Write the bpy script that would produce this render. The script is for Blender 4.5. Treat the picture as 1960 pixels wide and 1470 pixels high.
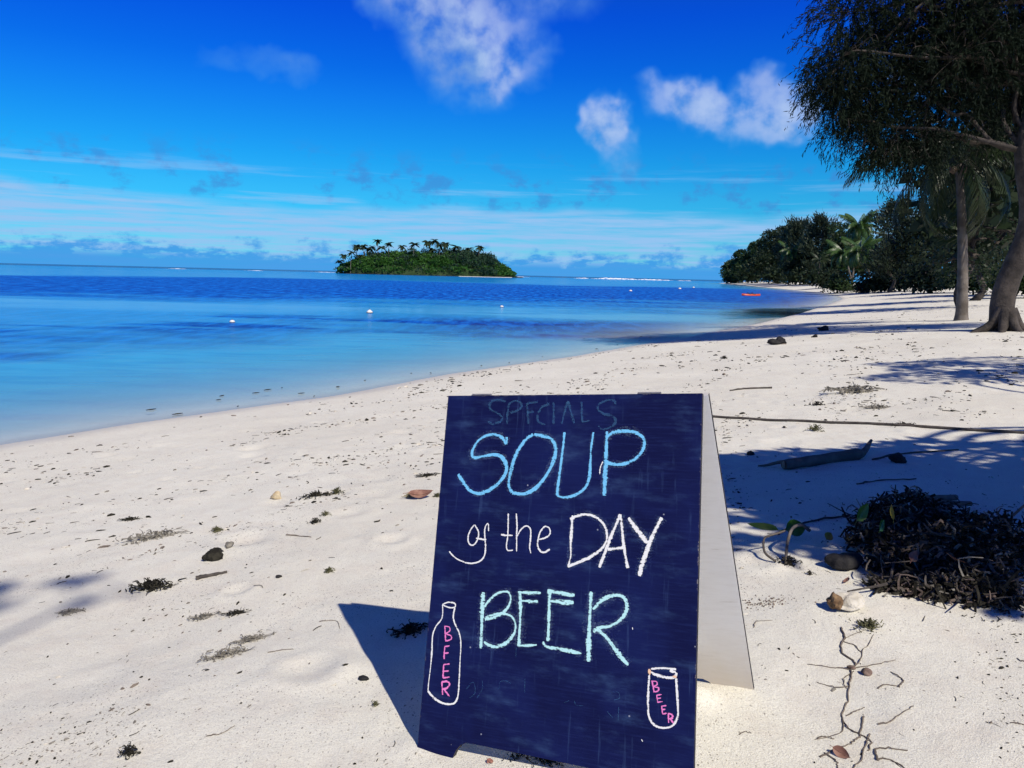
import bpy, math, random
import numpy as np
from mathutils import Vector, Matrix, Quaternion

for o in list(bpy.data.objects):
    bpy.data.objects.remove(o)
scene = bpy.context.scene
COL = scene.collection
R = math.radians

# ---------------------------------------------------------------- camera
CAM_POS = (0.0, 0.0, 2.1)                 # 2.1 m above the lagoon, about 1.2 m above the sand
cam_data = bpy.data.cameras.new('camera')
cam_data.sensor_width = 36.0
cam_data.lens = 36.0*1450/1960
cam_data.clip_start = 0.05
cam_data.clip_end = 60000
cam = bpy.data.objects.new('camera', cam_data)
COL.objects.link(cam)
cam.location = CAM_POS
cam.rotation_mode = 'QUATERNION'
_pitch, _roll = R(8.184), math.atan(0.0237)
cam.rotation_quaternion = (Matrix.Rotation(R(90)-_pitch, 3, 'X') @ Matrix.Rotation(_roll, 3, 'Z')).to_quaternion()
scene.camera = cam

# ---------------------------------------------------------------- sun, sky, exposure
SUN_EL, SUN_AZ = R(47.2), R(146.5)        # azimuth clockwise from +Y
sun_dir = Vector((math.sin(SUN_AZ)*math.cos(SUN_EL), math.cos(SUN_AZ)*math.cos(SUN_EL), math.sin(SUN_EL)))
sun_data = bpy.data.lights.new('sun', 'SUN')
sun_data.energy = 5.0
sun_data.angle = R(0.55)
sun_data.color = (1.0, 0.93, 0.82)
sun = bpy.data.objects.new('sun', sun_data)
COL.objects.link(sun)
sun.rotation_euler = sun_dir.to_track_quat('Z', 'Y').to_euler()

cy = scene.cycles
cy.max_bounces = 5
cy.diffuse_bounces = 3
cy.glossy_bounces = 2
cy.transmission_bounces = 2
cy.transparent_max_bounces = 10
cy.caustics_reflective = False
cy.caustics_refractive = False
cy.use_adaptive_sampling = True
cy.adaptive_threshold = 0.02
vs = scene.view_settings
vs.view_transform = 'Standard'
vs.look = 'None'
vs.gamma = 1.0
vs.exposure = 0.0
vs.use_curve_mapping = False


class NT:
    """small helper round a node tree"""
    def __init__(self, tree):
        self.t = tree
        self.n = tree.nodes
        self.l = tree.links
    def node(self, kind, **kw):
        nd = self.n.new(kind)
        for k, v in kw.items():
            setattr(nd, k, v)
        return nd
    def put(self, sock, v):
        if v is None:
            return
        if hasattr(v, 'is_output') or isinstance(v, bpy.types.NodeSocket):
            self.l.new(v, sock)
        else:
            sock.default_value = v
    def math(self, op, a=None, b=None, c=None, clamp=False):
        nd = self.node('ShaderNodeMath', operation=op, use_clamp=clamp)
        for i, v in enumerate((a, b, c)):
            self.put(nd.inputs[i], v)
        return nd.outputs[0]
    def smooth(self, v, lo, hi, a=0.0, b=1.0):
        nd = self.node('ShaderNodeMapRange', interpolation_type='SMOOTHSTEP')
        for i, x in enumerate((v, lo, hi, a, b)):
            self.put(nd.inputs[i], x)
        return nd.outputs[0]
    def lin(self, v, lo, hi, a=0.0, b=1.0):
        nd = self.node('ShaderNodeMapRange')
        for i, x in enumerate((v, lo, hi, a, b)):
            self.put(nd.inputs[i], x)
        return nd.outputs[0]
    def mix(self, f, a, b, blend='MIX'):
        nd = self.node('ShaderNodeMix', data_type='RGBA', blend_type=blend)
        self.put(nd.inputs[0], f)
        self.put(nd.inputs[6], a if not isinstance(a, tuple) else (*a, 1)[:4])
        self.put(nd.inputs[7], b if not isinstance(b, tuple) else (*b, 1)[:4])
        return nd.outputs[2]
    def comb(self, x, y, z):
        nd = self.node('ShaderNodeCombineXYZ')
        for i, v in enumerate((x, y, z)):
            self.put(nd.inputs[i], v)
        return nd.outputs[0]
    def noise(self, vec, scale, detail=4, rough=0.55, dist=0.0, dims='3D', w=None):
        nd = self.node('ShaderNodeTexNoise', noise_dimensions=dims)
        if vec is not None:
            self.put(nd.inputs['Vector'], vec)
        nd.inputs['Scale'].default_value = scale
        nd.inputs['Detail'].default_value = detail
        nd.inputs['Roughness'].default_value = rough
        nd.inputs['Distortion'].default_value = dist
        return nd.outputs['Fac']
    def ramp(self, f, stops):
        nd = self.node('ShaderNodeValToRGB')
        el = nd.color_ramp.elements
        while len(el) > 1:
            el.remove(el[-1])
        el[0].position = stops[0][0]
        el[0].color = (*stops[0][1], 1)
        for p, c in stops[1:]:
            e = el.new(p)
            e.color = (*c, 1)
        self.put(nd.inputs[0], f)
        return nd.outputs[0]


SKY_STRENGTH = 0.1
SKY_TINT = [(0.0, (0.10, 0.72, 1.10)), (0.064, (0.074, 0.70, 1.13)), (0.088, (0.040, 0.66, 1.18)), (0.111, (0.030, 0.586, 1.25)), (0.134, (0.022, 0.50, 1.34)), (0.156, (0.013, 0.41, 1.38)), (0.197, (0.010, 0.30, 1.48)), (0.30, (0.05, 0.24, 1.05)), (0.5, (0.20, 0.26, 0.66)), (1.0, (0.32, 0.30, 0.55))]
world = bpy.data.worlds.new('World')
scene.world = world
world.use_nodes = True
w = NT(world.node_tree)
w.n.clear()
sky = w.node('ShaderNodeTexSky', sky_type='NISHITA')
sky.sun_disc = False
sky.sun_elevation = SUN_EL
sky.sun_rotation = SUN_AZ
sky.air_density = 1.0
sky.dust_density = 0.0
sky.ozone_density = 3.0
tc = w.node('ShaderNodeTexCoord')
sep = w.node('ShaderNodeSeparateXYZ')
w.l.new(tc.outputs['Generated'], sep.inputs[0])
AZ = w.math('MULTIPLY', w.math('ARCTAN2', sep.outputs[0], sep.outputs[1]), 57.29578)
EL = w.math('MULTIPLY', w.math('ARCSINE', sep.outputs[2]), 57.29578)
# clear air: deepens from the horizon upwards
tint = w.ramp(w.lin(EL, 0.0, 90.0), SKY_TINT)
blue = w.mix(1.0, sky.outputs[0], tint, 'MULTIPLY')
k10 = 1.0/SKY_STRENGTH
def sc(c):
    return tuple(x*k10 for x in c)
P = w.comb(AZ, EL, 0.0)                                            # degrees
warp1 = w.noise(P, 0.30, 3, 0.52)
warp2 = w.noise(w.comb(w.math('ADD', AZ, 71.0), EL, 5.0), 0.30, 3, 0.52)
fine = w.noise(P, 0.55, 4, 0.50)
az_w = w.math('MULTIPLY_ADD', w.math('SUBTRACT', warp1, 0.5), 4.2, AZ)
el_w = w.math('MULTIPLY_ADD', w.math('SUBTRACT', warp2, 0.5), 3.6, EL)
# cumulus puffs: centre azimuth, elevation, half sizes, tilt, opacity
puffs = [(-4.4, 16.2, 4.2, 3.0, -35, 0.72), (-2.6, 14.4, 2.6, 1.9, -55, 0.66), (-8.3, 18.6, 4.6, 1.7, -12, 0.55), (0.4, 18.6, 4.8, 2.0, 10, 0.35), (0.3, 15.2, 2.0, 1.6, 0, 0.35),
         (6.1, 11.2, 1.2, 1.8, 15, 0.85), (7.2, 9.2, 1.3, 2.0, 20, 0.42),
         (10.6, 12.4, 2.2, 1.2, -12, 0.55), (12.6, 12.2, 2.0, 1.3, -30, 0.75), (15.2, 11.0, 2.4, 1.3, -25, 0.65), (16.6, 12.6, 1.6, 1.5, 30, 0.60),
         (18.8, 11.0, 2.2, 1.7, 0, 0.90), (-18.0, 14.1, 3.0, 0.9, 5, 0.22), (-15.4, 13.9, 1.3, 1.1, 0, 0.2), (27.5, 13.2, 3.2, 1.5, 10, 0.5), (-40.0, 12.0, 4.0, 2.0, 10, 0.6),
         (-70, 18, 9, 4, 0, 0.6), (60, 16, 8, 3, 20, 0.6), (135, 20, 10, 4, 10, 0.6), (-140, 18, 10, 4, 0, 0.6)]
acc = None
litside = None
for ca, ce, ra, re, tilt, op in puffs:
    ct, st = math.cos(R(tilt)), math.sin(R(tilt))
    da = w.math('SUBTRACT', az_w, ca)
    de = w.math('SUBTRACT', el_w, ce)
    p = w.math('MULTIPLY_ADD', da, ct/ra, w.math('MULTIPLY', de, st/ra))
    q = w.math('MULTIPLY_ADD', da, -st/re, w.math('MULTIPLY', de, ct/re))
    r2 = w.math('MULTIPLY_ADD', p, p, w.math('MULTIPLY', q, q))
    m = w.math('MULTIPLY', w.smooth(r2, 1.9, 0.0), op)
    litside = q if litside is None else w.math('ADD', w.math('MULTIPLY', litside, w.math('SUBTRACT', 1.0, m)), w.math('MULTIPLY', q, m))
    acc = m if acc is None else w.math('ADD', w.math('MULTIPLY', acc, w.math('SUBTRACT', 1.0, m)), m)
puff = w.math('MULTIPLY', acc, w.smooth(fine, 0.05, 0.72), clamp=True)
# thin stratus sheet low over the sea, streaked along the horizon
streak = w.noise(w.comb(w.math('MULTIPLY', AZ, 0.055), w.math('MULTIPLY', EL, 1.1), 3.0), 1.0, 5, 0.6)
streak2 = w.noise(w.comb(w.math('MULTIPLY', AZ, 0.16), w.math('MULTIPLY', EL, 2.6), 9.0), 1.0, 4, 0.6)
sheet_top = w.math('MULTIPLY_ADD', w.noise(w.comb(AZ, 0.0, 11.0), 0.075, 2, 0.5), 3.6, 2.8)
sheet = w.math('MULTIPLY', w.smooth(EL, w.math('ADD', sheet_top, 0.5), w.math('SUBTRACT', sheet_top, 0.45)), 0.95)
sheet = w.math('MULTIPLY', sheet, w.lin(streak2, 0.34, 0.60, 0.30, 1.0), clamp=True)
wisp = w.math('MULTIPLY', w.smooth(streak, 0.52, 0.70), w.math('MULTIPLY', w.smooth(EL, 3.0, 4.5), w.smooth(EL, 8.5, 5.5)))
sheet = w.math('MAXIMUM', sheet, w.math('MULTIPLY', wisp, 0.55))
# far cumulus bank standing on the horizon, in its own shade
edge = w.noise(w.comb(AZ, w.math('MULTIPLY', EL, 1.6), 21.0), 0.42, 6, 0.62)
bank_top = w.math('MULTIPLY_ADD', w.math('SUBTRACT', edge, 0.5), 5.0, 1.75)
rag = w.noise(w.comb(w.math('MULTIPLY', AZ, 0.8), w.math('MULTIPLY', EL, 2.2), 33.0), 0.9, 5, 0.6)
bank = w.smooth(EL, w.math('ADD', bank_top, 0.22), w.math('SUBTRACT', bank_top, 0.75))
bank = w.math('MULTIPLY', bank, w.math('MAXIMUM', w.smooth(rag, 0.66, 0.46), w.smooth(EL, 1.4, 0.5)))
# grey-blue shreds hanging under the puffs
shred = w.noise(w.comb(AZ, w.math('MULTIPLY', EL, 1.5), 40.0), 0.42, 5, 0.6)
shred = w.math('MULTIPLY', w.smooth(shred, 0.50, 0.66), w.math('MULTIPLY', w.smooth(EL, 4.0, 5.2), w.smooth(EL, 9.5, 6.5)))
col = w.mix(w.math('MULTIPLY', shred, 0.55), blue, sc((0.06, 0.22, 0.62)))
col = w.mix(sheet, col, sc((0.31, 0.55, 0.88)))
col = w.mix(w.math('MULTIPLY', bank, 0.90), col, sc((0.045, 0.325, 0.80)))
crown_ = w.mix(w.smooth(w.math('MULTIPLY_ADD', w.math('SUBTRACT', fine, 0.5), 2.2, litside), -0.75, 0.65), sc((0.20, 0.40, 0.74)), sc((0.46, 0.60, 0.88)))
puff_col = w.mix(w.smooth(puff, 0.08, 0.6), sc((0.12, 0.42, 0.82)), crown_)
col = w.mix(puff, col, puff_col)
bg = w.node('ShaderNodeBackground')
w.l.new(col, bg.inputs[0])
bg.inputs[1].default_value = SKY_STRENGTH
wo = w.node('ShaderNodeOutputWorld')
w.l.new(bg.outputs[0], wo.inputs[0])


# ---------------------------------------------------------------- helpers
rng = np.random.default_rng(7)
random.seed(11)


def tag(o, label=None, cat=None, group=None, kind=None):
    if label: o['label'] = label
    if cat: o['category'] = cat
    if group: o['group'] = group
    if kind: o['kind'] = kind
    return o


def link(name, data, parent=None):
    o = bpy.data.objects.new(name, data)
    COL.objects.link(o)
    if parent is not None:
        o.parent = parent
    return o


def empty(name, loc=(0, 0, 0)):
    o = link(name, None)
    o.location = loc
    o.empty_display_size = 0.2
    return o


def mesh_np(name, v, f, mats, smooth=False, mat_idx=None):
    """mesh from numpy verts and a face array (n,3) or (n,4)"""
    v = np.asarray(v, np.float32)
    f = np.asarray(f, np.int32)
    me = bpy.data.meshes.new(name)
    me.vertices.add(len(v))
    me.vertices.foreach_set('co', v.ravel())
    k = f.shape[1]
    me.loops.add(f.size)
    me.loops.foreach_set('vertex_index', f.ravel())
    me.polygons.add(len(f))
    me.polygons.foreach_set('loop_start', np.arange(0, f.size, k, dtype=np.int32))
    me.polygons.foreach_set('loop_total', np.full(len(f), k, np.int32))
    for m in (mats if isinstance(mats, (list, tuple)) else [mats]):
        me.materials.append(m)
    if mat_idx is not None:
        me.polygons.foreach_set('material_index', np.asarray(mat_idx, np.int32))
    me.polygons.foreach_set('use_smooth', np.full(len(f), smooth))
    me.update(calc_edges=True)
    return me


class MB:
    """collects triangles and quads (quads kept as two triangles)"""
    def __init__(self):
        self.v = []
        self.f = []
        self.m = []
        self.n = 0
    def add(self, v, f, mi=0):
        v = np.asarray(v, float).reshape(-1, 3)
        f = np.asarray(f, int)
        if f.shape[1] == 4:
            f = np.concatenate([f[:, [0, 1, 2]], f[:, [0, 2, 3]]])
        self.v.append(v)
        self.f.append(f+self.n)
        self.m.append(np.full(len(f), mi))
        self.n += len(v)
    def tube(self, pts, rad, n=5, mi=0, cap=True):
        pts = np.asarray(pts, float)
        rad = np.broadcast_to(np.asarray(rad, float), (len(pts),))
        tan = np.gradient(pts, axis=0)
        tan /= np.linalg.norm(tan, axis=1)[:, None]+1e-9
        ref = np.array([0, 0, 1.0]) if abs(tan[0][2]) < 0.8 else np.array([1.0, 0, 0])
        a = np.cross(tan, ref)
        a /= np.linalg.norm(a, axis=1)[:, None]+1e-9
        b = np.cross(tan, a)
        th = np.arange(n)*2*np.pi/n
        v = pts[:, None, :]+rad[:, None, None]*(np.cos(th)[None, :, None]*a[:, None, :]+np.sin(th)[None, :, None]*b[:, None, :])
        v = v.reshape(-1, 3)
        f = []
        for i in range(len(pts)-1):
            for j in range(n):
                k = (j+1) % n
                f.append((i*n+j, i*n+k, (i+1)*n+k, (i+1)*n+j))
        f = np.array(f)
        self.add(v, f, mi)
        if cap:
            for i0, c in ((0, pts[0]), ((len(pts)-1)*n, pts[-1])):
                ring = v[i0:i0+n]
                self.add(np.vstack([ring, c]), [(j, (j+1) % n, n) for j in range(n)], mi)
    def lump(self, c, r, mi=0, rough=0.25, seed=0, sub=1, flat=1.0):
        """a stone-like deformed icosphere"""
        v, f = ICO[sub]
        g = np.random.default_rng(seed)
        d = v/np.linalg.norm(v, axis=1)[:, None]
        k = np.zeros(len(v))
        for s_ in (1.3, 2.7, 5.1):
            for _ in range(3):
                ax = g.normal(size=3)
                k += np.sin(d@ax*s_+g.uniform(0, 6.3))/s_
        r = np.asarray(r, float)
        q = d*(1+rough*k[:, None])*r
        q[:, 2] = np.where(q[:, 2] < 0, q[:, 2]*flat, q[:, 2])
        self.add(q+np.asarray(c), f, mi)
    def build(self, name, mats, parent=None, smooth=False):
        me = mesh_np(name, np.concatenate(self.v), np.concatenate(self.f), mats, smooth, np.concatenate(self.m))
        return link(name, me, parent)


def _ico():
    t = (1+5**.5)/2
    v = [(-1, t, 0), (1, t, 0), (-1, -t, 0), (1, -t, 0), (0, -1, t), (0, 1, t), (0, -1, -t), (0, 1, -t), (t, 0, -1), (t, 0, 1), (-t, 0, -1), (-t, 0, 1)]
    f = [(0, 11, 5), (0, 5, 1), (0, 1, 7), (0, 7, 10), (0, 10, 11), (1, 5, 9), (5, 11, 4), (11, 10, 2), (10, 7, 6), (7, 1, 8), (3, 9, 4), (3, 4, 2), (3, 2, 6), (3, 6, 8), (3, 8, 9), (4, 9, 5), (2, 4, 11), (6, 2, 10), (8, 6, 7), (9, 8, 1)]
    out = [(np.array(v, float), np.array(f))]
    for _ in range(3):
        vv, ff = out[-1]
        vl = [tuple(x) for x in vv/np.linalg.norm(vv, axis=1)[:, None]]
        cache = {}
        def mid(a, b):
            k = (min(a, b), max(a, b))
            if k not in cache:
                m = (np.array(vl[a])+np.array(vl[b]))
                vl.append(tuple(m/np.linalg.norm(m)))
                cache[k] = len(vl)-1
            return cache[k]
        nf = []
        for a, b, c in ff:
            x, y, z = mid(a, b), mid(b, c), mid(c, a)
            nf += [(a, x, z), (b, y, x), (c, z, y), (x, y, z)]
        out.append((np.array(vl), np.array(nf)))
    return out
ICO = _ico()


def catmull(pts, n=6):
    p = np.asarray(pts, float)
    if len(p) == 2:
        t = np.linspace(0, 1, n+1)[:, None]
        return p[0]*(1-t)+p[1]*t
    q = np.vstack([2*p[0]-p[1], p, 2*p[-1]-p[-2]])
    out = []
    for i in range(1, len(q)-2):
        a, b, c, d = q[i-1], q[i], q[i+1], q[i+2]
        for t in np.linspace(0, 1, n, endpoint=False):
            out.append(0.5*((2*b)+(c-a)*t+(2*a-5*b+4*c-d)*t*t+(3*b-a-3*c+d)*t**3))
    out.append(p[-1])
    return np.array(out)


def _hash(ix, iy, seed):
    h = (ix.astype(np.int64)*374761393+iy.astype(np.int64)*668265263+seed*2147483647) & 0xffffffff
    h = ((h ^ (h >> 13))*1274126177) & 0xffffffff
    return ((h ^ (h >> 16)) & 0xffff)/65535.0
def vnoise(x, y, seed=0):
    ix, iy = np.floor(x), np.floor(y)
    fx, fy = x-ix, y-iy
    fx, fy = fx*fx*(3-2*fx), fy*fy*(3-2*fy)
    a, b = _hash(ix, iy, seed), _hash(ix+1, iy, seed)
    c, d = _hash(ix, iy+1, seed), _hash(ix+1, iy+1, seed)
    return (a*(1-fx)+b*fx)*(1-fy)+(c*(1-fx)+d*fx)*fy
def fbm(x, y, seed=0, oct_=4):
    s, a, t = 0, 0.5, 0
    for i in range(oct_):
        s = s+a*vnoise(x*2**i+i*17.3, y*2**i-i*9.1, seed+i)
        t += a
        a *= 0.5
    return s/t
def sstep(x, a, b):
    t = np.clip((x-a)/(b-a), 0, 1)
    return t*t*(3-2*t)


# ---------------------------------------------------------------- materials
def material(name):
    m = bpy.data.materials.new(name)
    m.use_nodes = True
    t = NT(m.node_tree)
    t.n.clear()
    out = t.node('ShaderNodeOutputMaterial')
    return m, t, out


def simple(name, c1, c2, scale=8.0, rough=0.8, bump=0.0, bscale=None, spec=0.3, detail=5):
    """two-tone procedural surface with optional fine relief"""
    m, t, out = material(name)
    co = t.node('ShaderNodeTexCoord').outputs['Object']
    n = t.noise(co, scale, detail, 0.6)
    b = t.node('ShaderNodeBsdfPrincipled')
    t.l.new(t.mix(t.smooth(n, 0.32, 0.68), c1, c2), b.inputs['Base Color'])
    b.inputs['Roughness'].default_value = rough
    b.inputs['Specular IOR Level'].default_value = spec
    if bump:
        bn = t.node('ShaderNodeBump')
        bn.inputs['Strength'].default_value = bump
        bn.inputs['Distance'].default_value = 0.06 if name in ('bark', 'palm_trunk') else 0.01
        t.l.new(t.noise(co, bscale or scale*5, 5, 0.65), bn.inputs['Height'])
        t.l.new(bn.outputs[0], b.inputs['Normal'])
    t.l.new(b.outputs[0], out.inputs[0])
    return m


def leaf_mat(name, c1, c2, scale, trans=0.25, rough=0.55, spec=0.25):
    m, t, out = material(name)
    co = t.node('ShaderNodeTexCoord').outputs['Object']
    n = t.noise(co, scale, 3, 0.6)
    colr = t.mix(t.smooth(n, 0.3, 0.7), c1, c2)
    b = t.node('ShaderNodeBsdfPrincipled')
    t.l.new(colr, b.inputs['Base Color'])
    b.inputs['Roughness'].default_value = rough
    b.inputs['Specular IOR Level'].default_value = spec
    tr = t.node('ShaderNodeBsdfTranslucent')
    t.l.new(colr, tr.inputs[0])
    mx = t.node('ShaderNodeMixShader')
    mx.inputs[0].default_value = trans
    t.l.new(b.outputs[0], mx.inputs[1])
    t.l.new(tr.outputs[0], mx.inputs[2])
    t.l.new(mx.outputs[0], out.inputs[0])
    return m


def sand_material():
    m, t, out = material('coral_sand')
    geo = t.node('ShaderNodeNewGeometry')
    co = geo.outputs['Position']
    big = t.noise(co, 0.55, 4, 0.55)
    mid = t.noise(co, 7.0, 4, 0.6)
    grain = t.noise(co, 230.0, 3, 0.7)
    c = t.mix(t.smooth(big, 0.35, 0.65), (0.720, 0.692, 0.585), (0.772, 0.750, 0.642))
    c = t.mix(t.smooth(mid, 0.42, 0.72, 0.0, 0.45), c, (0.68, 0.62, 0.52))
    c = t.mix(t.smooth(grain, 0.36, 0.58, 0.40, 0.0), c, (0.38, 0.345, 0.30))
    # coarse broken-coral grains, a few dark ones among them
    for sc_, thr, dark, wdt in ((95.0, 0.93, (0.10, 0.085, 0.07), 0.22), (190.0, 0.88, (0.20, 0.17, 0.14), 0.32)):
        vo = t.node('ShaderNodeTexVoronoi')
        vo.inputs['Scale'].default_value = sc_
        st = t.node('ShaderNodeMapping')
        t.l.new(co, st.inputs[0])
        st.inputs['Rotation'].default_value = (0, 0, 0.6*sc_)
        st.inputs['Scale'].default_value = (1.0, 0.55, 1.0)
        t.l.new(st.outputs[0], vo.inputs['Vector'])
        sepc = t.node('ShaderNodeSeparateColor')
        t.l.new(vo.outputs['Color'], sepc.inputs[0])
        pick = t.math('GREATER_THAN', sepc.outputs[0], thr)
        near = t.smooth(vo.outputs['Distance'], wdt+0.08, wdt)
        # strewn in drifts, not evenly
        drift = t.smooth(t.noise(co, 1.3, 3, 0.6), 0.40, 0.62)
        c = t.mix(t.math('MULTIPLY', t.math('MULTIPLY', pick, near), t.math('MULTIPLY_ADD', drift, 0.75, 0.1)), c, dark)
    wet = t.node('ShaderNodeAttribute', attribute_name='wet')
    c = t.mix(t.math('MULTIPLY', wet.outputs['Fac'], 0.42), c, (0.36, 0.32, 0.29))
    b = t.node('ShaderNodeBsdfPrincipled')
    t.l.new(c, b.inputs['Base Color'])
    t.l.new(t.lin(wet.outputs['Fac'], 0, 1, 0.92, 0.5), b.inputs['Roughness'])
    b.inputs['Specular IOR Level'].default_value = 0.2
    h = t.math('ADD', t.math('MULTIPLY', grain, 0.0040), t.math('MULTIPLY', t.noise(co, 55.0, 4, 0.65), 0.0028))
    h = t.math('ADD', h, t.math('MULTIPLY', t.noise(co, 12.0, 3, 0.6), 0.006))
    bn = t.node('ShaderNodeBump')
    bn.inputs['Strength'].default_value = 0.75
    bn.inputs['Distance'].default_value = 1.0
    t.l.new(h, bn.inputs['Height'])
    t.l.new(bn.outputs[0], b.inputs['Normal'])
    t.l.new(b.outputs[0], out.inputs[0])
    return m


def water_material():
    m, t, out = material('lagoon_water')
    geo = t.node('ShaderNodeNewGeometry')
    co = geo.outputs['Position']
    depth = t.node('ShaderNodeAttribute', attribute_name='depth').outputs['Fac']
    rip = t.node('ShaderNodeAttribute', attribute_name='ripple').outputs['Fac']
    ocean = t.node('ShaderNodeAttribute', attribute_name='ocean').outputs['Fac']
    lee_shade = t.node('ShaderNodeAttribute', attribute_name='lee_shade').outputs['Fac']
    mp = t.node('ShaderNodeMapping')
    mp.inputs['Rotation'].default_value = (0, 0, 0.35)
    mp.inputs['Scale'].default_value = (0.55, 1.0, 1.0)
    t.l.new(co, mp.inputs[0])
    w1 = t.noise(mp.outputs[0], 2.6, 4, 0.6, 0.6)
    w2 = t.noise(mp.outputs[0], 0.55, 3, 0.55)
    mp2 = t.node('ShaderNodeMapping')
    mp2.inputs['Scale'].default_value = (1.5, 0.36, 1.0)
    mp2.inputs['Rotation'].default_value = (0, 0, 0.2)
    t.l.new(co, mp2.inputs[0])
    w3 = t.noise(mp2.outputs[0], 1.0, 4, 0.68)
    hgt = t.math('ADD', t.math('MULTIPLY', w1, 0.10), t.math('MULTIPLY', w2, 0.16))
    bn = t.node('ShaderNodeBump')
    bn.inputs['Distance'].default_value = 1.0
    t.l.new(t.lin(rip, 0, 1, 0.025, 0.55), bn.inputs['Strength'])
    t.l.new(hgt, bn.inputs['Height'])
    # water body: sandy turquoise, blue for weed and darker sky reflection painted into ripples
    shallow = t.mix(t.smooth(depth, 0.15, 1.3), (0.07, 0.47, 0.80), (0.008, 0.30, 0.74))
    mp4 = t.node('ShaderNodeMapping')
    mp4.inputs['Scale'].default_value = (0.30, 1.5, 1.0)
    mp4.inputs['Rotation'].default_value = (0, 0, -0.12)
    t.l.new(co, mp4.inputs[0])
    w4 = t.noise(mp4.outputs[0], 1.0, 5, 0.66, 0.4)
    shallow = t.mix(t.smooth(w4, 0.44, 0.64, 0.0, 0.34), shallow, (0.006, 0.22, 0.60))
    chop = t.smooth(w3, 0.40, 0.64)
    deep = t.mix(chop, (0.000, 0.030, 0.30), (0.004, 0.15, 0.66))
    body = t.mix(rip, shallow, deep)
    body = t.mix(ocean, body, (0.002, 0.05, 0.24))
    body = t.mix(t.math('MULTIPLY', lee_shade, 0.92), body, (0.022, 0.040, 0.055))   # tree shade and reflection painted dark into the water colour
    dif = t.node('ShaderNodeBsdfDiffuse')
    t.l.new(body, dif.inputs[0])
    tra = t.node('ShaderNodeBsdfTransparent')
    tra.inputs[0].default_value = (0.88, 0.94, 0.99, 1)
    m1 = t.node('ShaderNodeMixShader')
    opac = t.math('SUBTRACT', 1.0, t.math('POWER', 2.718, t.math('MULTIPLY', depth, -2.6)), clamp=True)
    opac = t.math('MAXIMUM', opac, t.math('MULTIPLY', lee_shade, 0.93))
    t.l.new(opac, m1.inputs[0])
    t.l.new(tra.outputs[0], m1.inputs[1])
    t.l.new(dif.outputs[0], m1.inputs[2])
    glo = t.node('ShaderNodeBsdfGlossy')
    t.l.new(t.lin(rip, 0, 1, 0.035, 0.22), glo.inputs['Roughness'])
    t.l.new(bn.outputs[0], glo.inputs['Normal'])
    fr = t.node('ShaderNodeFresnel')
    fr.inputs['IOR'].default_value = 1.33
    t.l.new(bn.outputs[0], fr.inputs['Normal'])
    m2 = t.node('ShaderNodeMixShader')
    t.l.new(t.math('MULTIPLY', fr.outputs[0], t.math('MULTIPLY_ADD', lee_shade, 0.30, t.lin(rip, 0, 1, 0.60, 0.16)), clamp=True), m2.inputs[0])
    t.l.new(m1.outputs[0], m2.inputs[1])
    t.l.new(glo.outputs[0], m2.inputs[2])
    t.l.new(m2.outputs[0], out.inputs[0])
    return m


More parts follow.
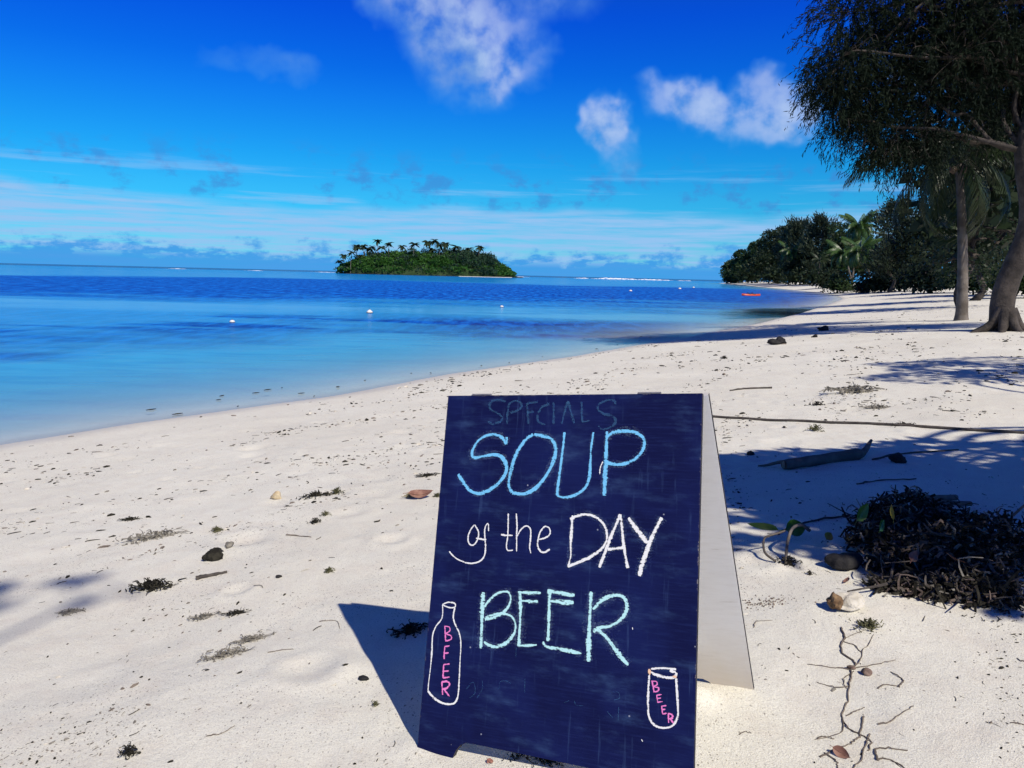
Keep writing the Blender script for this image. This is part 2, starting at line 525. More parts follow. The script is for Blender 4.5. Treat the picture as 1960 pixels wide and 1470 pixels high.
MAT = dict(
    sand=sand_material(), water=water_material(),
    foam=simple('surf_foam', (0.80, 0.82, 0.84), (0.72, 0.76, 0.80), 0.3, 0.8),
    hill=simple('island_soil', (0.018, 0.04, 0.010), (0.035, 0.06, 0.02), 0.2, 0.95),
    basalt=simple('basalt', (0.014, 0.014, 0.016), (0.036, 0.034, 0.033), 14, 0.85, 0.8, 60, spec=0.15),
    bark=simple('bark', (0.030, 0.025, 0.021), (0.080, 0.066, 0.055), 3.0, 0.9, 0.6, 18),
    palm_trunk=simple('palm_trunk', (0.09, 0.075, 0.06), (0.18, 0.155, 0.13), 2.5, 0.9, 0.4, 12),
    drift=simple('driftwood', (0.10, 0.075, 0.062), (0.17, 0.125, 0.10), 9, 0.85, 0.5, 40),
    drift_end=simple('driftwood_end', (0.16, 0.12, 0.09), (0.24, 0.19, 0.14), 20, 0.85),
    stick=simple('stick_wood', (0.045, 0.038, 0.034), (0.10, 0.085, 0.07), 20, 0.85, 0.4, 60),
    twig=simple('twig_wood', (0.10, 0.08, 0.065), (0.20, 0.165, 0.13), 30, 0.85),
    weed=simple('dried_seaweed', (0.014, 0.013, 0.011), (0.040, 0.037, 0.027), 40, 0.95, spec=0.08),
    weed_olive=simple('olive_seaweed', (0.05, 0.05, 0.022), (0.13, 0.125, 0.06), 45, 0.9),
    weed_pale=simple('bleached_seaweed', (0.12, 0.11, 0.09), (0.26, 0.24, 0.20), 45, 0.9),
    coral=simple('bleached_coral', (0.50, 0.46, 0.37), (0.66, 0.62, 0.53), 30, 0.9, 0.7, 120),
    coral_brown=simple('coral_stain', (0.10, 0.052, 0.025), (0.26, 0.17, 0.09), 25, 0.9, 0.6, 90),
    shell=simple('tan_shell', (0.36, 0.27, 0.15), (0.55, 0.46, 0.30), 30, 0.6),
    dead_leaf=simple('dead_red_leaf', (0.17, 0.075, 0.055), (0.30, 0.17, 0.12), 20, 0.7),
    straw=simple('straw_weed', (0.30, 0.25, 0.13), (0.44, 0.38, 0.22), 30, 0.85),
    yellow=leaf_mat('yellowed_leaf', (0.36, 0.30, 0.03), (0.30, 0.20, 0.05), 20),
    green_leaf=leaf_mat('green_leaf', (0.028, 0.09, 0.013), (0.055, 0.15, 0.022), 12, 0.3, 0.35, 0.5),
    pebble=simple('brown_pebble', (0.10, 0.07, 0.055), (0.19, 0.13, 0.10), 40, 0.7),
    red_pebble=simple('red_pebble', (0.20, 0.08, 0.06), (0.30, 0.14, 0.10), 40, 0.7),
    buoy_white=simple('buoy_white', (0.78, 0.77, 0.74), (0.66, 0.64, 0.58), 6, 0.5),
    buoy_dark=simple('buoy_fouling', (0.04, 0.03, 0.022), (0.09, 0.06, 0.04), 14, 0.8),
    kayak=simple('kayak_orange', (0.62, 0.085, 0.02), (0.55, 0.06, 0.015), 2, 0.4, spec=0.5),
    kayak_dark=simple('kayak_seat', (0.03, 0.022, 0.02), (0.06, 0.045, 0.04), 10, 0.7),
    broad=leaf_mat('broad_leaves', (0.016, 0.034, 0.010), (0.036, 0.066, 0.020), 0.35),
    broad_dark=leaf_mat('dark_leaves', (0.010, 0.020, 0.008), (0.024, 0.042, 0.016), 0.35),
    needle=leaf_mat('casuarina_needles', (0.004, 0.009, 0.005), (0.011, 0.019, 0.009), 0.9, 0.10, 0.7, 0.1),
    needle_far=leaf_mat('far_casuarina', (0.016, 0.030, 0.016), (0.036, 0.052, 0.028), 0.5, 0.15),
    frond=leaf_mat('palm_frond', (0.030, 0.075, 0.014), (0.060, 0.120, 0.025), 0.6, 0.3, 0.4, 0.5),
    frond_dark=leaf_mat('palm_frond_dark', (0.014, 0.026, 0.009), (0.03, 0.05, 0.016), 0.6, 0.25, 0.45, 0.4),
    frond_dry=leaf_mat('palm_frond_dry', (0.20, 0.14, 0.04), (0.26, 0.18, 0.06), 0.6, 0.2),
    scrub=leaf_mat('island_scrub', (0.024, 0.085, 0.012), (0.060, 0.165, 0.024), 0.10, 0.25),
    scrub_dark=leaf_mat('island_trees', (0.014, 0.040, 0.020), (0.038, 0.078, 0.040), 0.10, 0.2),
    red_brush=leaf_mat('red_brush', (0.10, 0.018, 0.012), (0.06, 0.02, 0.012), 0.6),
)

# ---------------------------------------------------------------- the beach and sea bed: one sheet from the dunes to beyond the horizon
SHORE = [(-400,-620),(-60,-75),(-22,-16.5),(-9.6,2.5),(-5.1,10.0),(-4.3,11.0),(-3.0,12.7),(-1.3,15.9),(1.6,20.0),(5.0,25.6),(6.4,27.8),
         (8.8,32.0),(12.0,37.4),(19.2,51.0),(33.2,79.4),(43.8,101.5),(54.7,129.7),(68,179),(88,274),(122,440),(135,505),
         (143,520),(160,528),(260,520),(700,460),(4000,100)]
LAND = SHORE + [(4000,-4000),(-400,-4000)]
def shore_distance(x, y):
    """signed distance to the waterline, positive on land"""
    d2 = np.full(x.shape, 1e18)
    for (ax,ay),(bx,by) in zip(SHORE[:-1], SHORE[1:]):
        ex, ey = bx-ax, by-ay
        t = np.clip(((x-ax)*ex+(y-ay)*ey)/(ex*ex+ey*ey), 0, 1)
        d2 = np.minimum(d2, (x-ax-t*ex)**2+(y-ay-t*ey)**2)
    inside = np.zeros(x.shape, bool)
    n = len(LAND)
    for i in range(n):
        ax,ay = LAND[i]; bx,by = LAND[(i+1)%n]
        if ay == by: continue
        c = ((ay > y) != (by > y)) & (x < (bx-ax)*(y-ay)/(by-ay)+ax)
        inside ^= c
    return np.where(inside, 1, -1)*np.sqrt(d2)
def base_height(s):
    up = np.where(s < 9, 0.102*s, 0.918+0.85*(1-np.exp(-np.maximum(s-9,0)*0.085)))
    d = np.maximum(-s, 0)
    dn = -1.5*(1-np.exp(-d*0.055))-0.0035*np.minimum(d, 1200)
    return np.where(s >= 0, up, dn)


g_dim = np.random.default_rng(3)
DIMPLES = [(x, y, r, d) for x, y, r, d in zip(g_dim.uniform(-4.5, 4.5, 170), g_dim.uniform(1.2, 9.5, 170), g_dim.uniform(0.05, 0.13, 170), g_dim.uniform(0.004, 0.017, 170))]
MOUNDS = [(0.545, 2.015, 0.05, 0.022), (0.50, 2.07, 0.05, 0.012), (-0.24, 1.86, 0.06, 0.012), (0.70, 2.06, 0.08, 0.008),
          (1.09, 3.13, 0.12, 0.022), (-0.95, 2.1, 0.35, 0.02), (-0.52, 2.3, 0.10, 0.014), (0.13, 1.76, 0.12, 0.012), (1.25, 2.55, 0.2, 0.02), (0.9, 1.95, 0.25, -0.012)]
def relief(x, y, s):
    r = (fbm(x*1.1, y*1.1, 5, 3)-0.5)*0.050+(fbm(x*4.5, y*4.5, 15, 3)-0.5)*0.013+(fbm(x*17, y*17, 25, 2)-0.5)*0.003
    m = (x > -6) & (x < 6) & (y > 0.5) & (y < 11)
    if m.any():
        xm, ym, rm = x[m], y[m], r[m]
        for cx, cy, rad, dp in DIMPLES:
            q = ((xm-cx)**2+(ym-cy)**2)/rad**2
            rm = rm-dp*np.exp(-q)+dp*0.45*np.exp(-(np.sqrt(q)-1.5)**2*4)
        for cx, cy, rad, hh in MOUNDS:
            rm = rm+hh*np.exp(-((xm-cx)**2+(ym-cy)**2)/rad**2)
        r[m] = rm
    fade = sstep(s, 0.1, 2.5)
    # the sand lies undisturbed just round the board's feet
    calm = 1-0.8*np.exp(-((x-0.25)**2+(y-1.9)**2)/0.45**2)
    r = r*calm+0.0
    for cx, cy, rad, hh in MOUNDS[:2]:
        r = r+0.8*hh*np.exp(-((x-cx)**2+(y-cy)**2)/rad**2)
    return r*(0.05+0.95*fade)
def height(x, y):
    x, y = np.atleast_1d(np.asarray(x, float)), np.atleast_1d(np.asarray(y, float))
    s = shore_distance(x, y)
    return base_height(s)+relief(x, y, s)
def gz(x, y):
    return float(height(x, y)[0])

front = np.radians(np.arange(-46, 46.01, 0.17))
back = np.radians(np.arange(48, 312, 3.0))
ang = np.concatenate([front, back])
rad_ = np.concatenate([[0.001, 0.3], np.geomspace(0.6, 40, 420), np.geomspace(41, 1500, 190), np.geomspace(1700, 30000, 14)])
A_, R_ = np.meshgrid(ang, rad_)
GX, GY = (R_*np.sin(A_)).ravel(), (R_*np.cos(A_)).ravel()
na, nr = len(ang), len(rad_)
S_ = shore_distance(GX, GY)
GZ = base_height(S_)+relief(GX, GY, S_)
i0 = np.arange(nr-1)[:, None]*na+np.arange(na)[None, :]
i1 = np.arange(nr-1)[:, None]*na+(np.arange(na)[None, :]+1) % na
quads = np.stack([i0, i0+na, i1+na, i1], -1).reshape(-1, 4)[:, ::-1]
ground_v = np.stack([GX, GY, GZ], 1)
me = mesh_np('beach', ground_v, quads, MAT['sand'], True)
me.attributes.new('wet', 'FLOAT', 'POINT').data.foreach_set('value', (sstep(S_+0.5*(fbm(GX*.8, GY*.8, 31, 3)-.5), 0.75, 0.05)*sstep(S_, -0.6, 0)).astype(np.float32))
beach = tag(link('beach', me), kind='structure')
# ---------------------------------------------------------------- the lagoon
def water_fields(x, y):
    r = np.hypot(x, y)
    az = np.degrees(np.arctan2(x, np.maximum(y, 1e-3)))
    n1 = fbm(x*0.02+3, y*0.05, 41, 4)-0.5
    n2 = fbm(x*0.10, y*0.30, 47, 4)-0.5
    lr = np.log(np.maximum(r, 1))+n1*0.80+n2*0.30
    def band(a, b, soft):
        return sstep(lr, math.log(a)-soft, math.log(a)+soft)*(1-sstep(lr, math.log(b)-soft, math.log(b)+soft))
    far = band(60, 185, 0.22)*0.95
    far = np.maximum(far, band(185, 420, 0.3)*0.18)
    mid = band(27, 44, 0.12)*(0.30+0.55*sstep(az, -14, 0)-0.35*sstep(az, 9, 16)+0.6*sstep(n2, 0.02, 0.2))
    left = band(19.5, 30, 0.10)*sstep(-az, 10, 24)*(0.35+0.5*sstep(n2, -0.05, 0.2))
    rip = np.clip(np.maximum.reduce([far, mid, left]), 0, 1)
    rip = np.maximum(rip, 0.05+0.3*sstep(n2, 0.05, 0.25)*sstep(r, 20, 30))
    ocean = sstep(r+90*(fbm(x*0.006, y*0.006, 61, 3)-0.5), 930, 980)
    # sheltered crook of the beach: mask for calm water and painted tree shade
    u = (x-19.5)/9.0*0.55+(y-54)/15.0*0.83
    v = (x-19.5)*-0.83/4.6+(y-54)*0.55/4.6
    lee_shade = sstep(1.0-np.sqrt(u*u+v*v)+0.9*n2, 0.0, 0.45)
    rip = rip*(1-0.8*lee_shade)
    return rip, ocean, lee_shade
keep = (S_[quads] < 1.2).any(axis=1)
used = np.unique(quads[keep])
remap = np.full(len(GX), -1)
remap[used] = np.arange(len(used))
wv = np.stack([GX[used], GY[used], np.zeros(len(used))], 1)
wv[:, 2] = 0.012*(fbm(GX[used]*1.2, GY[used]*1.2, 71, 2)-0.5)*np.clip(1-np.hypot(GX[used], GY[used])/80, 0, 1)
me = mesh_np('lagoon', wv, remap[quads[keep]], MAT['water'], True)
rip, ocean, lee_shade = water_fields(wv[:, 0], wv[:, 1])
me.attributes.new('depth', 'FLOAT', 'POINT').data.foreach_set('value', np.maximum(-GZ[used], 0).astype(np.float32))
me.attributes.new('ripple', 'FLOAT', 'POINT').data.foreach_set('value', rip.astype(np.float32))
me.attributes.new('lee_shade', 'FLOAT', 'POINT').data.foreach_set('value', lee_shade.astype(np.float32))
me.attributes.new('ocean', 'FLOAT', 'POINT').data.foreach_set('value', ocean.astype(np.float32))
tag(link('lagoon', me), kind='structure')


# ---------------------------------------------------------------- the sandwich board
B_BL = np.array([-0.228, 1.830, 0.839])
B_E = np.array([0.90888597, -0.40594218, 0.09558892])       # along the width
B_U = np.array([0.04730957, 0.32698839, 0.94384342])        # up the front face
B_N = np.cross(B_E, B_U)                                     # out of the front face
B_W, B_L, B_T = 0.72, 0.9685, 0.016

def chalkboard_material():
    m, t, out = material('navy_chalkboard')
    co = t.node('ShaderNodeTexCoord').outputs['Object']      # x across, y up the panel
    def stretched(sx, sy, scale, detail=4, rough=0.6):
        mp = t.node('ShaderNodeMapping')
        t.l.new(co, mp.inputs[0])
        mp.inputs['Scale'].default_value = (sx, sy, 1)
        return t.noise(mp.outputs[0], scale, detail, rough)
    base = t.mix(t.smooth(stretched(1, 1, 4.0), 0.35, 0.65), (0.0040, 0.0060, 0.043), (0.0060, 0.0105, 0.068))
    grain = stretched(1.5, 26, 7.0, 5, 0.7)                  # plywood grain runs across
    base = t.mix(t.smooth(grain, 0.45, 0.75, 0.0, 0.5), base, (0.013, 0.022, 0.10))
    wipe = stretched(2.0, 5.5, 3.2, 6, 0.65)                 # wiped-off chalk
    base = t.mix(t.smooth(wipe, 0.50, 0.80, 0.0, 0.62), base, (0.040, 0.078, 0.18))
    drip = stretched(16, 1.2, 4.0, 4, 0.65)
    base = t.mix(t.math('MULTIPLY', t.smooth(drip, 0.58, 0.76), 0.22), base, (0.07, 0.13, 0.28))
    sc_ = t.node('ShaderNodeTexVoronoi')
    sc_.inputs['Scale'].default_value = 60
    t.l.new(co, sc_.inputs['Vector'])
    sp = t.node('ShaderNodeSeparateColor')
    t.l.new(sc_.outputs['Color'], sp.inputs[0])
    fleck = t.math('MULTIPLY', t.math('GREATER_THAN', sp.outputs[0], 0.985), t.smooth(sc_.outputs['Distance'], 0.16, 0.10))
    base = t.mix(t.math('MULTIPLY', fleck, 0.5), base, (0.4, 0.42, 0.5))
    # paint knocked off along the rim
    sx = t.node('ShaderNodeSeparateXYZ')
    t.l.new(co, sx.inputs[0])
    rim = t.math('MINIMUM', t.math('MINIMUM', sx.outputs[0], t.math('SUBTRACT', 0.72, sx.outputs[0])), t.math('SUBTRACT', 0.9685, sx.outputs[1]))
    chip = t.math('MULTIPLY', t.smooth(rim, 0.0045, 0.0), t.smooth(t.noise(co, 38, 5, 0.75), 0.54, 0.66))
    base = t.mix(t.math('MULTIPLY', chip, 0.8), base, (0.30, 0.27, 0.24))
    b = t.node('ShaderNodeBsdfPrincipled')
    t.l.new(base, b.inputs['Base Color'])
    b.inputs['Roughness'].default_value = 0.62
    b.inputs['Specular IOR Level'].default_value = 0.08
    bn = t.node('ShaderNodeBump')
    bn.inputs['Strength'].default_value = 0.25
    bn.inputs['Distance'].default_value = 0.002
    t.l.new(grain, bn.inputs['Height'])
    t.l.new(bn.outputs[0], b.inputs['Normal'])
    t.l.new(b.outputs[0], out.inputs[0])
    return m

def ply_inner_material():
    m, t, out = material('weathered_white_ply')
    co = t.node('ShaderNodeTexCoord').outputs['Object']
    mp = t.node('ShaderNodeMapping')
    t.l.new(co, mp.inputs[0])
    mp.inputs['Scale'].default_value = (1, 6, 1)
    g = t.noise(mp.outputs[0], 14, 5, 0.7)
    c = t.mix(t.smooth(g, 0.4, 0.7), (0.76, 0.745, 0.715), (0.72, 0.70, 0.665))
    sx = t.node('ShaderNodeSeparateXYZ')
    t.l.new(co, sx.inputs[0])
    low = t.smooth(t.math('MULTIPLY_ADD', t.noise(co, 12, 4, 0.6), 0.12, sx.outputs[1]), 0.36, 0.04)
    c = t.mix(t.math('MULTIPLY', low, 0.62), c, (0.46, 0.37, 0.25))
    mq = t.node('ShaderNodeMapping')
    t.l.new(co, mq.inputs[0])
    mq.inputs['Scale'].default_value = (3, 30, 1)
    mq.inputs['Rotation'].default_value = (0, 0, 0.22)
    scuff = t.smooth(t.noise(mq.outputs[0], 3.0, 4, 0.6), 0.64, 0.72)
    c = t.mix(t.math('MULTIPLY', scuff, 0.4), c, (0.38, 0.33, 0.27))
    b = t.node('ShaderNodeBsdfPrincipled')
    t.l.new(c, b.inputs['Base Color'])
    b.inputs['Roughness'].default_value = 0.8
    bn = t.node('ShaderNodeBump')
    bn.inputs['Strength'].default_value = 0.3
    bn.inputs['Distance'].default_value = 0.002
    t.l.new(g, bn.inputs['Height'])
    t.l.new(bn.outputs[0], b.inputs['Normal'])
    t.l.new(b.outputs[0], out.inputs[0])
    return m

def chalk_material(name, colr, cover=1.0, alpha=1.0):
    """dry chalk dragged over ply grain: patchy cover, ragged edges. UV: u along the stroke in metres, v across -1..1"""
    m, t, out = material(name)
    uv = t.node('ShaderNodeUVMap').outputs[0]
    co = t.node('ShaderNodeTexCoord').outputs['Object']
    su = t.node('ShaderNodeSeparateXYZ')
    t.l.new(uv, su.inputs[0])
    edge = t.math('ABSOLUTE', su.outputs[1])
    mp = t.node('ShaderNodeMapping')
    t.l.new(co, mp.inputs[0])
    mp.inputs['Rotation'].default_value = (0, 0, 0.12)
    mp.inputs['Scale'].default_value = (50, 190, 1)
    g1 = t.noise(mp.outputs[0], 1.0, 4, 0.65)
    g2 = t.noise(co, 260, 3, 0.6)
    mu = t.node('ShaderNodeMapping')
    t.l.new(uv, mu.inputs[0])
    mu.inputs['Scale'].default_value = (42, 3.2, 1)
    g3 = t.noise(mu.outputs[0], 1.0, 3, 0.6)                 # streaks drawn out along the stroke
    g = t.math('MULTIPLY_ADD', g1, 0.45, t.math('MULTIPLY', g2, 0.35))
    g = t.math('MULTIPLY_ADD', g3, 0.35, g)
    g = t.math('SUBTRACT', g, t.math('MULTIPLY', t.math('POWER', edge, 2.5), 0.30))
    a = t.math('MULTIPLY', t.smooth(g, 0.545-0.10*cover, 0.61-0.10*cover), alpha)
    d = t.node('ShaderNodeBsdfDiffuse')
    d.inputs[0].default_value = (*colr, 1)
    tr = t.node('ShaderNodeBsdfTransparent')
    mx = t.node('ShaderNodeMixShader')
    t.l.new(a, mx.inputs[0])
    t.l.new(tr.outputs[0], mx.inputs[1])
    t.l.new(d.outputs[0], mx.inputs[2])
    t.l.new(mx.outputs[0], out.inputs[0])
    return m

M_BOARD, M_INNER = chalkboard_material(), ply_inner_material()
M_EDGE = simple('painted_ply_edge', (0.012, 0.012, 0.02), (0.05, 0.045, 0.045), 30, 0.8, 0.4, 90)
M_TOP = simple('bare_ply_edge', (0.52, 0.49, 0.45), (0.38, 0.35, 0.31), 25, 0.85)
M_HINGE = simple('dull_hinge_steel', (0.10, 0.10, 0.12), (0.22, 0.21, 0.22), 40, 0.55, spec=0.5)
CHALK = {'B': chalk_material('blue_chalk', (0.17, 0.50, 0.76), 1.0), 'W': chalk_material('white_chalk', (0.78, 0.77, 0.74), 1.05),
         'T': chalk_material('mint_chalk', (0.45, 0.74, 0.74), 0.9), 'K': chalk_material('pink_chalk', (0.80, 0.22, 0.52), 1.15),
         'Q': chalk_material('peach_chalk', (0.80, 0.52, 0.34), 1.0), 'H': chalk_material('chalk_dust', (0.30, 0.42, 0.60), 0.2, 0.10), 'F': chalk_material('rubbed_out_chalk', (0.075, 0.21, 0.38), 0.55, 0.27)}

def panel_outline(mirror=False):
    """rectangle with two feet left by a shallow cut-out along the bottom edge"""
    o = [(0, 0), (0.099, -0.003), (0.107, 0.018), (0.114, 0.036), (0.126, 0.052), (0.143, 0.0605), (0.20, 0.061),
         (0.52, 0.060), (0.577, 0.0605), (0.594, 0.052), (0.606, 0.036), (0.613, 0.018), (0.621, -0.003), (0.72, 0), (0.72, B_L), (0, B_L)]
    return o

def make_panel(name, parent, frame, m_front, m_back, inset=0.0):
    """frame: 4x4 with x across, y up, z out of the front face; thickness goes to -z"""
    o = np.array(panel_outline())
    n = len(o)
    v = np.vstack([np.c_[o, np.zeros(n)], np.c_[o, np.full(n, -B_T)]])
    me = bpy.data.meshes.new(name)
    faces = [list(range(n)), list(range(2*n-1, n-1, -1))]
    for i in range(n):
        j = (i+1) % n
        faces.append([i, i+n, j+n, j])
    me.from_pydata(v.tolist(), [], faces)
    for mm in (m_front, m_back, M_EDGE, M_TOP):
        me.materials.append(mm)
    for k, p in enumerate(me.polygons):
        p.material_index = 0 if k == 0 else 1 if k == 1 else 2
        if k == 2+n-2:
            p.material_index = 3
    me.update()
    ob = link(name, me, parent)
    ob.matrix_local = frame
    bv = ob.modifiers.new('worn_edges', 'BEVEL')
    bv.width = 0.0012
    bv.segments = 2
    bv.limit_method = 'ANGLE'
    return ob

board = empty('sandwich_board', B_BL)
tag(board, 'navy A-frame chalkboard standing on the sand, chalked SOUP of the DAY BEER', 'sandwich board')
def frame_of(x, y, z, o):
    return Matrix(((x[0], y[0], z[0], o[0]), (x[1], y[1], z[1], o[1]), (x[2], y[2], z[2], o[2]), (0, 0, 0, 1)))
zero = np.zeros(3)
front_panel = make_panel('front_panel', board, frame_of(B_E, B_U, B_N, zero), M_BOARD, M_INNER)
# the rear panel hangs from the same top edge and stands behind
top_r = B_BL+B_E*B_W+B_U*B_L
back_foot = np.array([0.7260, 2.0410, 0.9075])
d = top_r-B_N*(B_T+0.002)-back_foot
d = d-B_E*(d@B_E)
back_u = d/np.linalg.norm(d)
back_n = np.cross(B_E, back_u)
# it hangs a little askew, its feet swung to the right
sk = math.atan2(0.055, B_L)
back_e = B_E*math.cos(sk)+back_u*math.sin(sk)
back_u = back_u*math.cos(sk)-B_E*math.sin(sk)
back_o = (top_r-B_N*(B_T+0.006)+B_E*0.010)-back_u*B_L-back_e*B_W
# outward (rear) face of that panel is navy too: its front face normal is +back_n, which looks towards the photographer
back_panel = make_panel('back_panel', board, frame_of(back_e, back_u, back_n, back_o-B_BL), M_INNER, M_BOARD)
tag(back_panel, 'rear leaf with weathered white inner face')
for hx in (0.105, 0.585):
    mb = MB()
    for (z0, z1, y0, y1) in ((0.0005, -0.0165, B_L+0.0004, B_L+0.0020),):
        x0, x1 = hx-0.03, hx+0.03
        v = [(x, y, z) for x in (x0, x1) for y in (y0, y1) for z in (z1, z0)]
        mb.add(v, [(0, 1, 3, 2), (4, 6, 7, 5), (0, 4, 5, 1), (2, 3, 7, 6), (0, 2, 6, 4), (1, 5, 7, 3)])
    mb.tube([(x0, B_L+0.003, -0.007), (x1, B_L+0.003, -0.007)], 0.0028, 8)
    h = mb.build('hinge', M_HINGE, board)
    h.matrix_local = frame_of(B_E, B_U, B_N, zero)

def chalk_object(name, groups):
    """ribbons lying on the front panel"""
    vs_, fs_, uvs, mats, midx = [], [], [], [], []
    base = 0
    g = np.random.default_rng(abs(hash(name)) % 1000 if False else len(name)*37+int(groups[0][2][0][0][0]*9999))
    lift = 0.0006
    for width, key, strokes in groups:
        if key not in mats:
            mats.append(key)
        mi = mats.index(key)
        for st in strokes:
            p = catmull(st, 7)
            seg = np.linalg.norm(np.diff(p, axis=0), axis=1)
            L = np.concatenate([[0], np.cumsum(seg)])
            m = max(4, int(L[-1]/0.0035))
            t = np.linspace(0, L[-1], m)
            p = np.c_[np.interp(t, L, p[:, 0]), np.interp(t, L, p[:, 1])]
            tan = np.gradient(p, axis=0)
            tan /= np.linalg.norm(tan, axis=1)[:, None]+1e-9
            nor = np.c_[-tan[:, 1], tan[:, 0]]
            wob = 1+0.16*np.interp(t, np.linspace(0, L[-1], max(3, m//6)), g.normal(size=max(3, m//6)))
            hw = 0.5*width*(2.1 if key == 'F' and width > 0.004 else 1.04)*np.clip(wob, 0.65, 1.4)
            if width > 0.008:                       # heavier where the hand pressed on the way down
                hw = hw*(1+0.28*np.interp(t, np.linspace(0, L[-1], 5), g.uniform(-1, 1, 5)))
            hw[0] *= 0.75
            hw[-1] *= 0.7
            nc = 4
            for j in range(nc+1):
                c = -1+2*j/nc
                q = p+nor*(hw*c)[:, None]
                vs_.append(np.c_[q, np.full(m, lift)])
                uvs.append(np.c_[t, np.full(m, c)])
            for j in range(nc):
                a = base+j*m+np.arange(m-1)
                fs_.append(np.stack([a, a+1, a+m+1, a+m], 1)[:, ::-1])
                midx.append(np.full(m-1, mi))
            base += (nc+1)*m
            lift += 0.00012
    v, f, uv = np.concatenate(vs_), np.concatenate(fs_), np.concatenate(uvs)
    me = mesh_np(name, v, f, [CHALK[k] for k in mats], False, np.concatenate(midx))
    lay = me.uv_layers.new(name='UVMap')
    lay.data.foreach_set('uv', uv[f.ravel()].astype(np.float32).ravel())
    return link(name, me, front_panel)

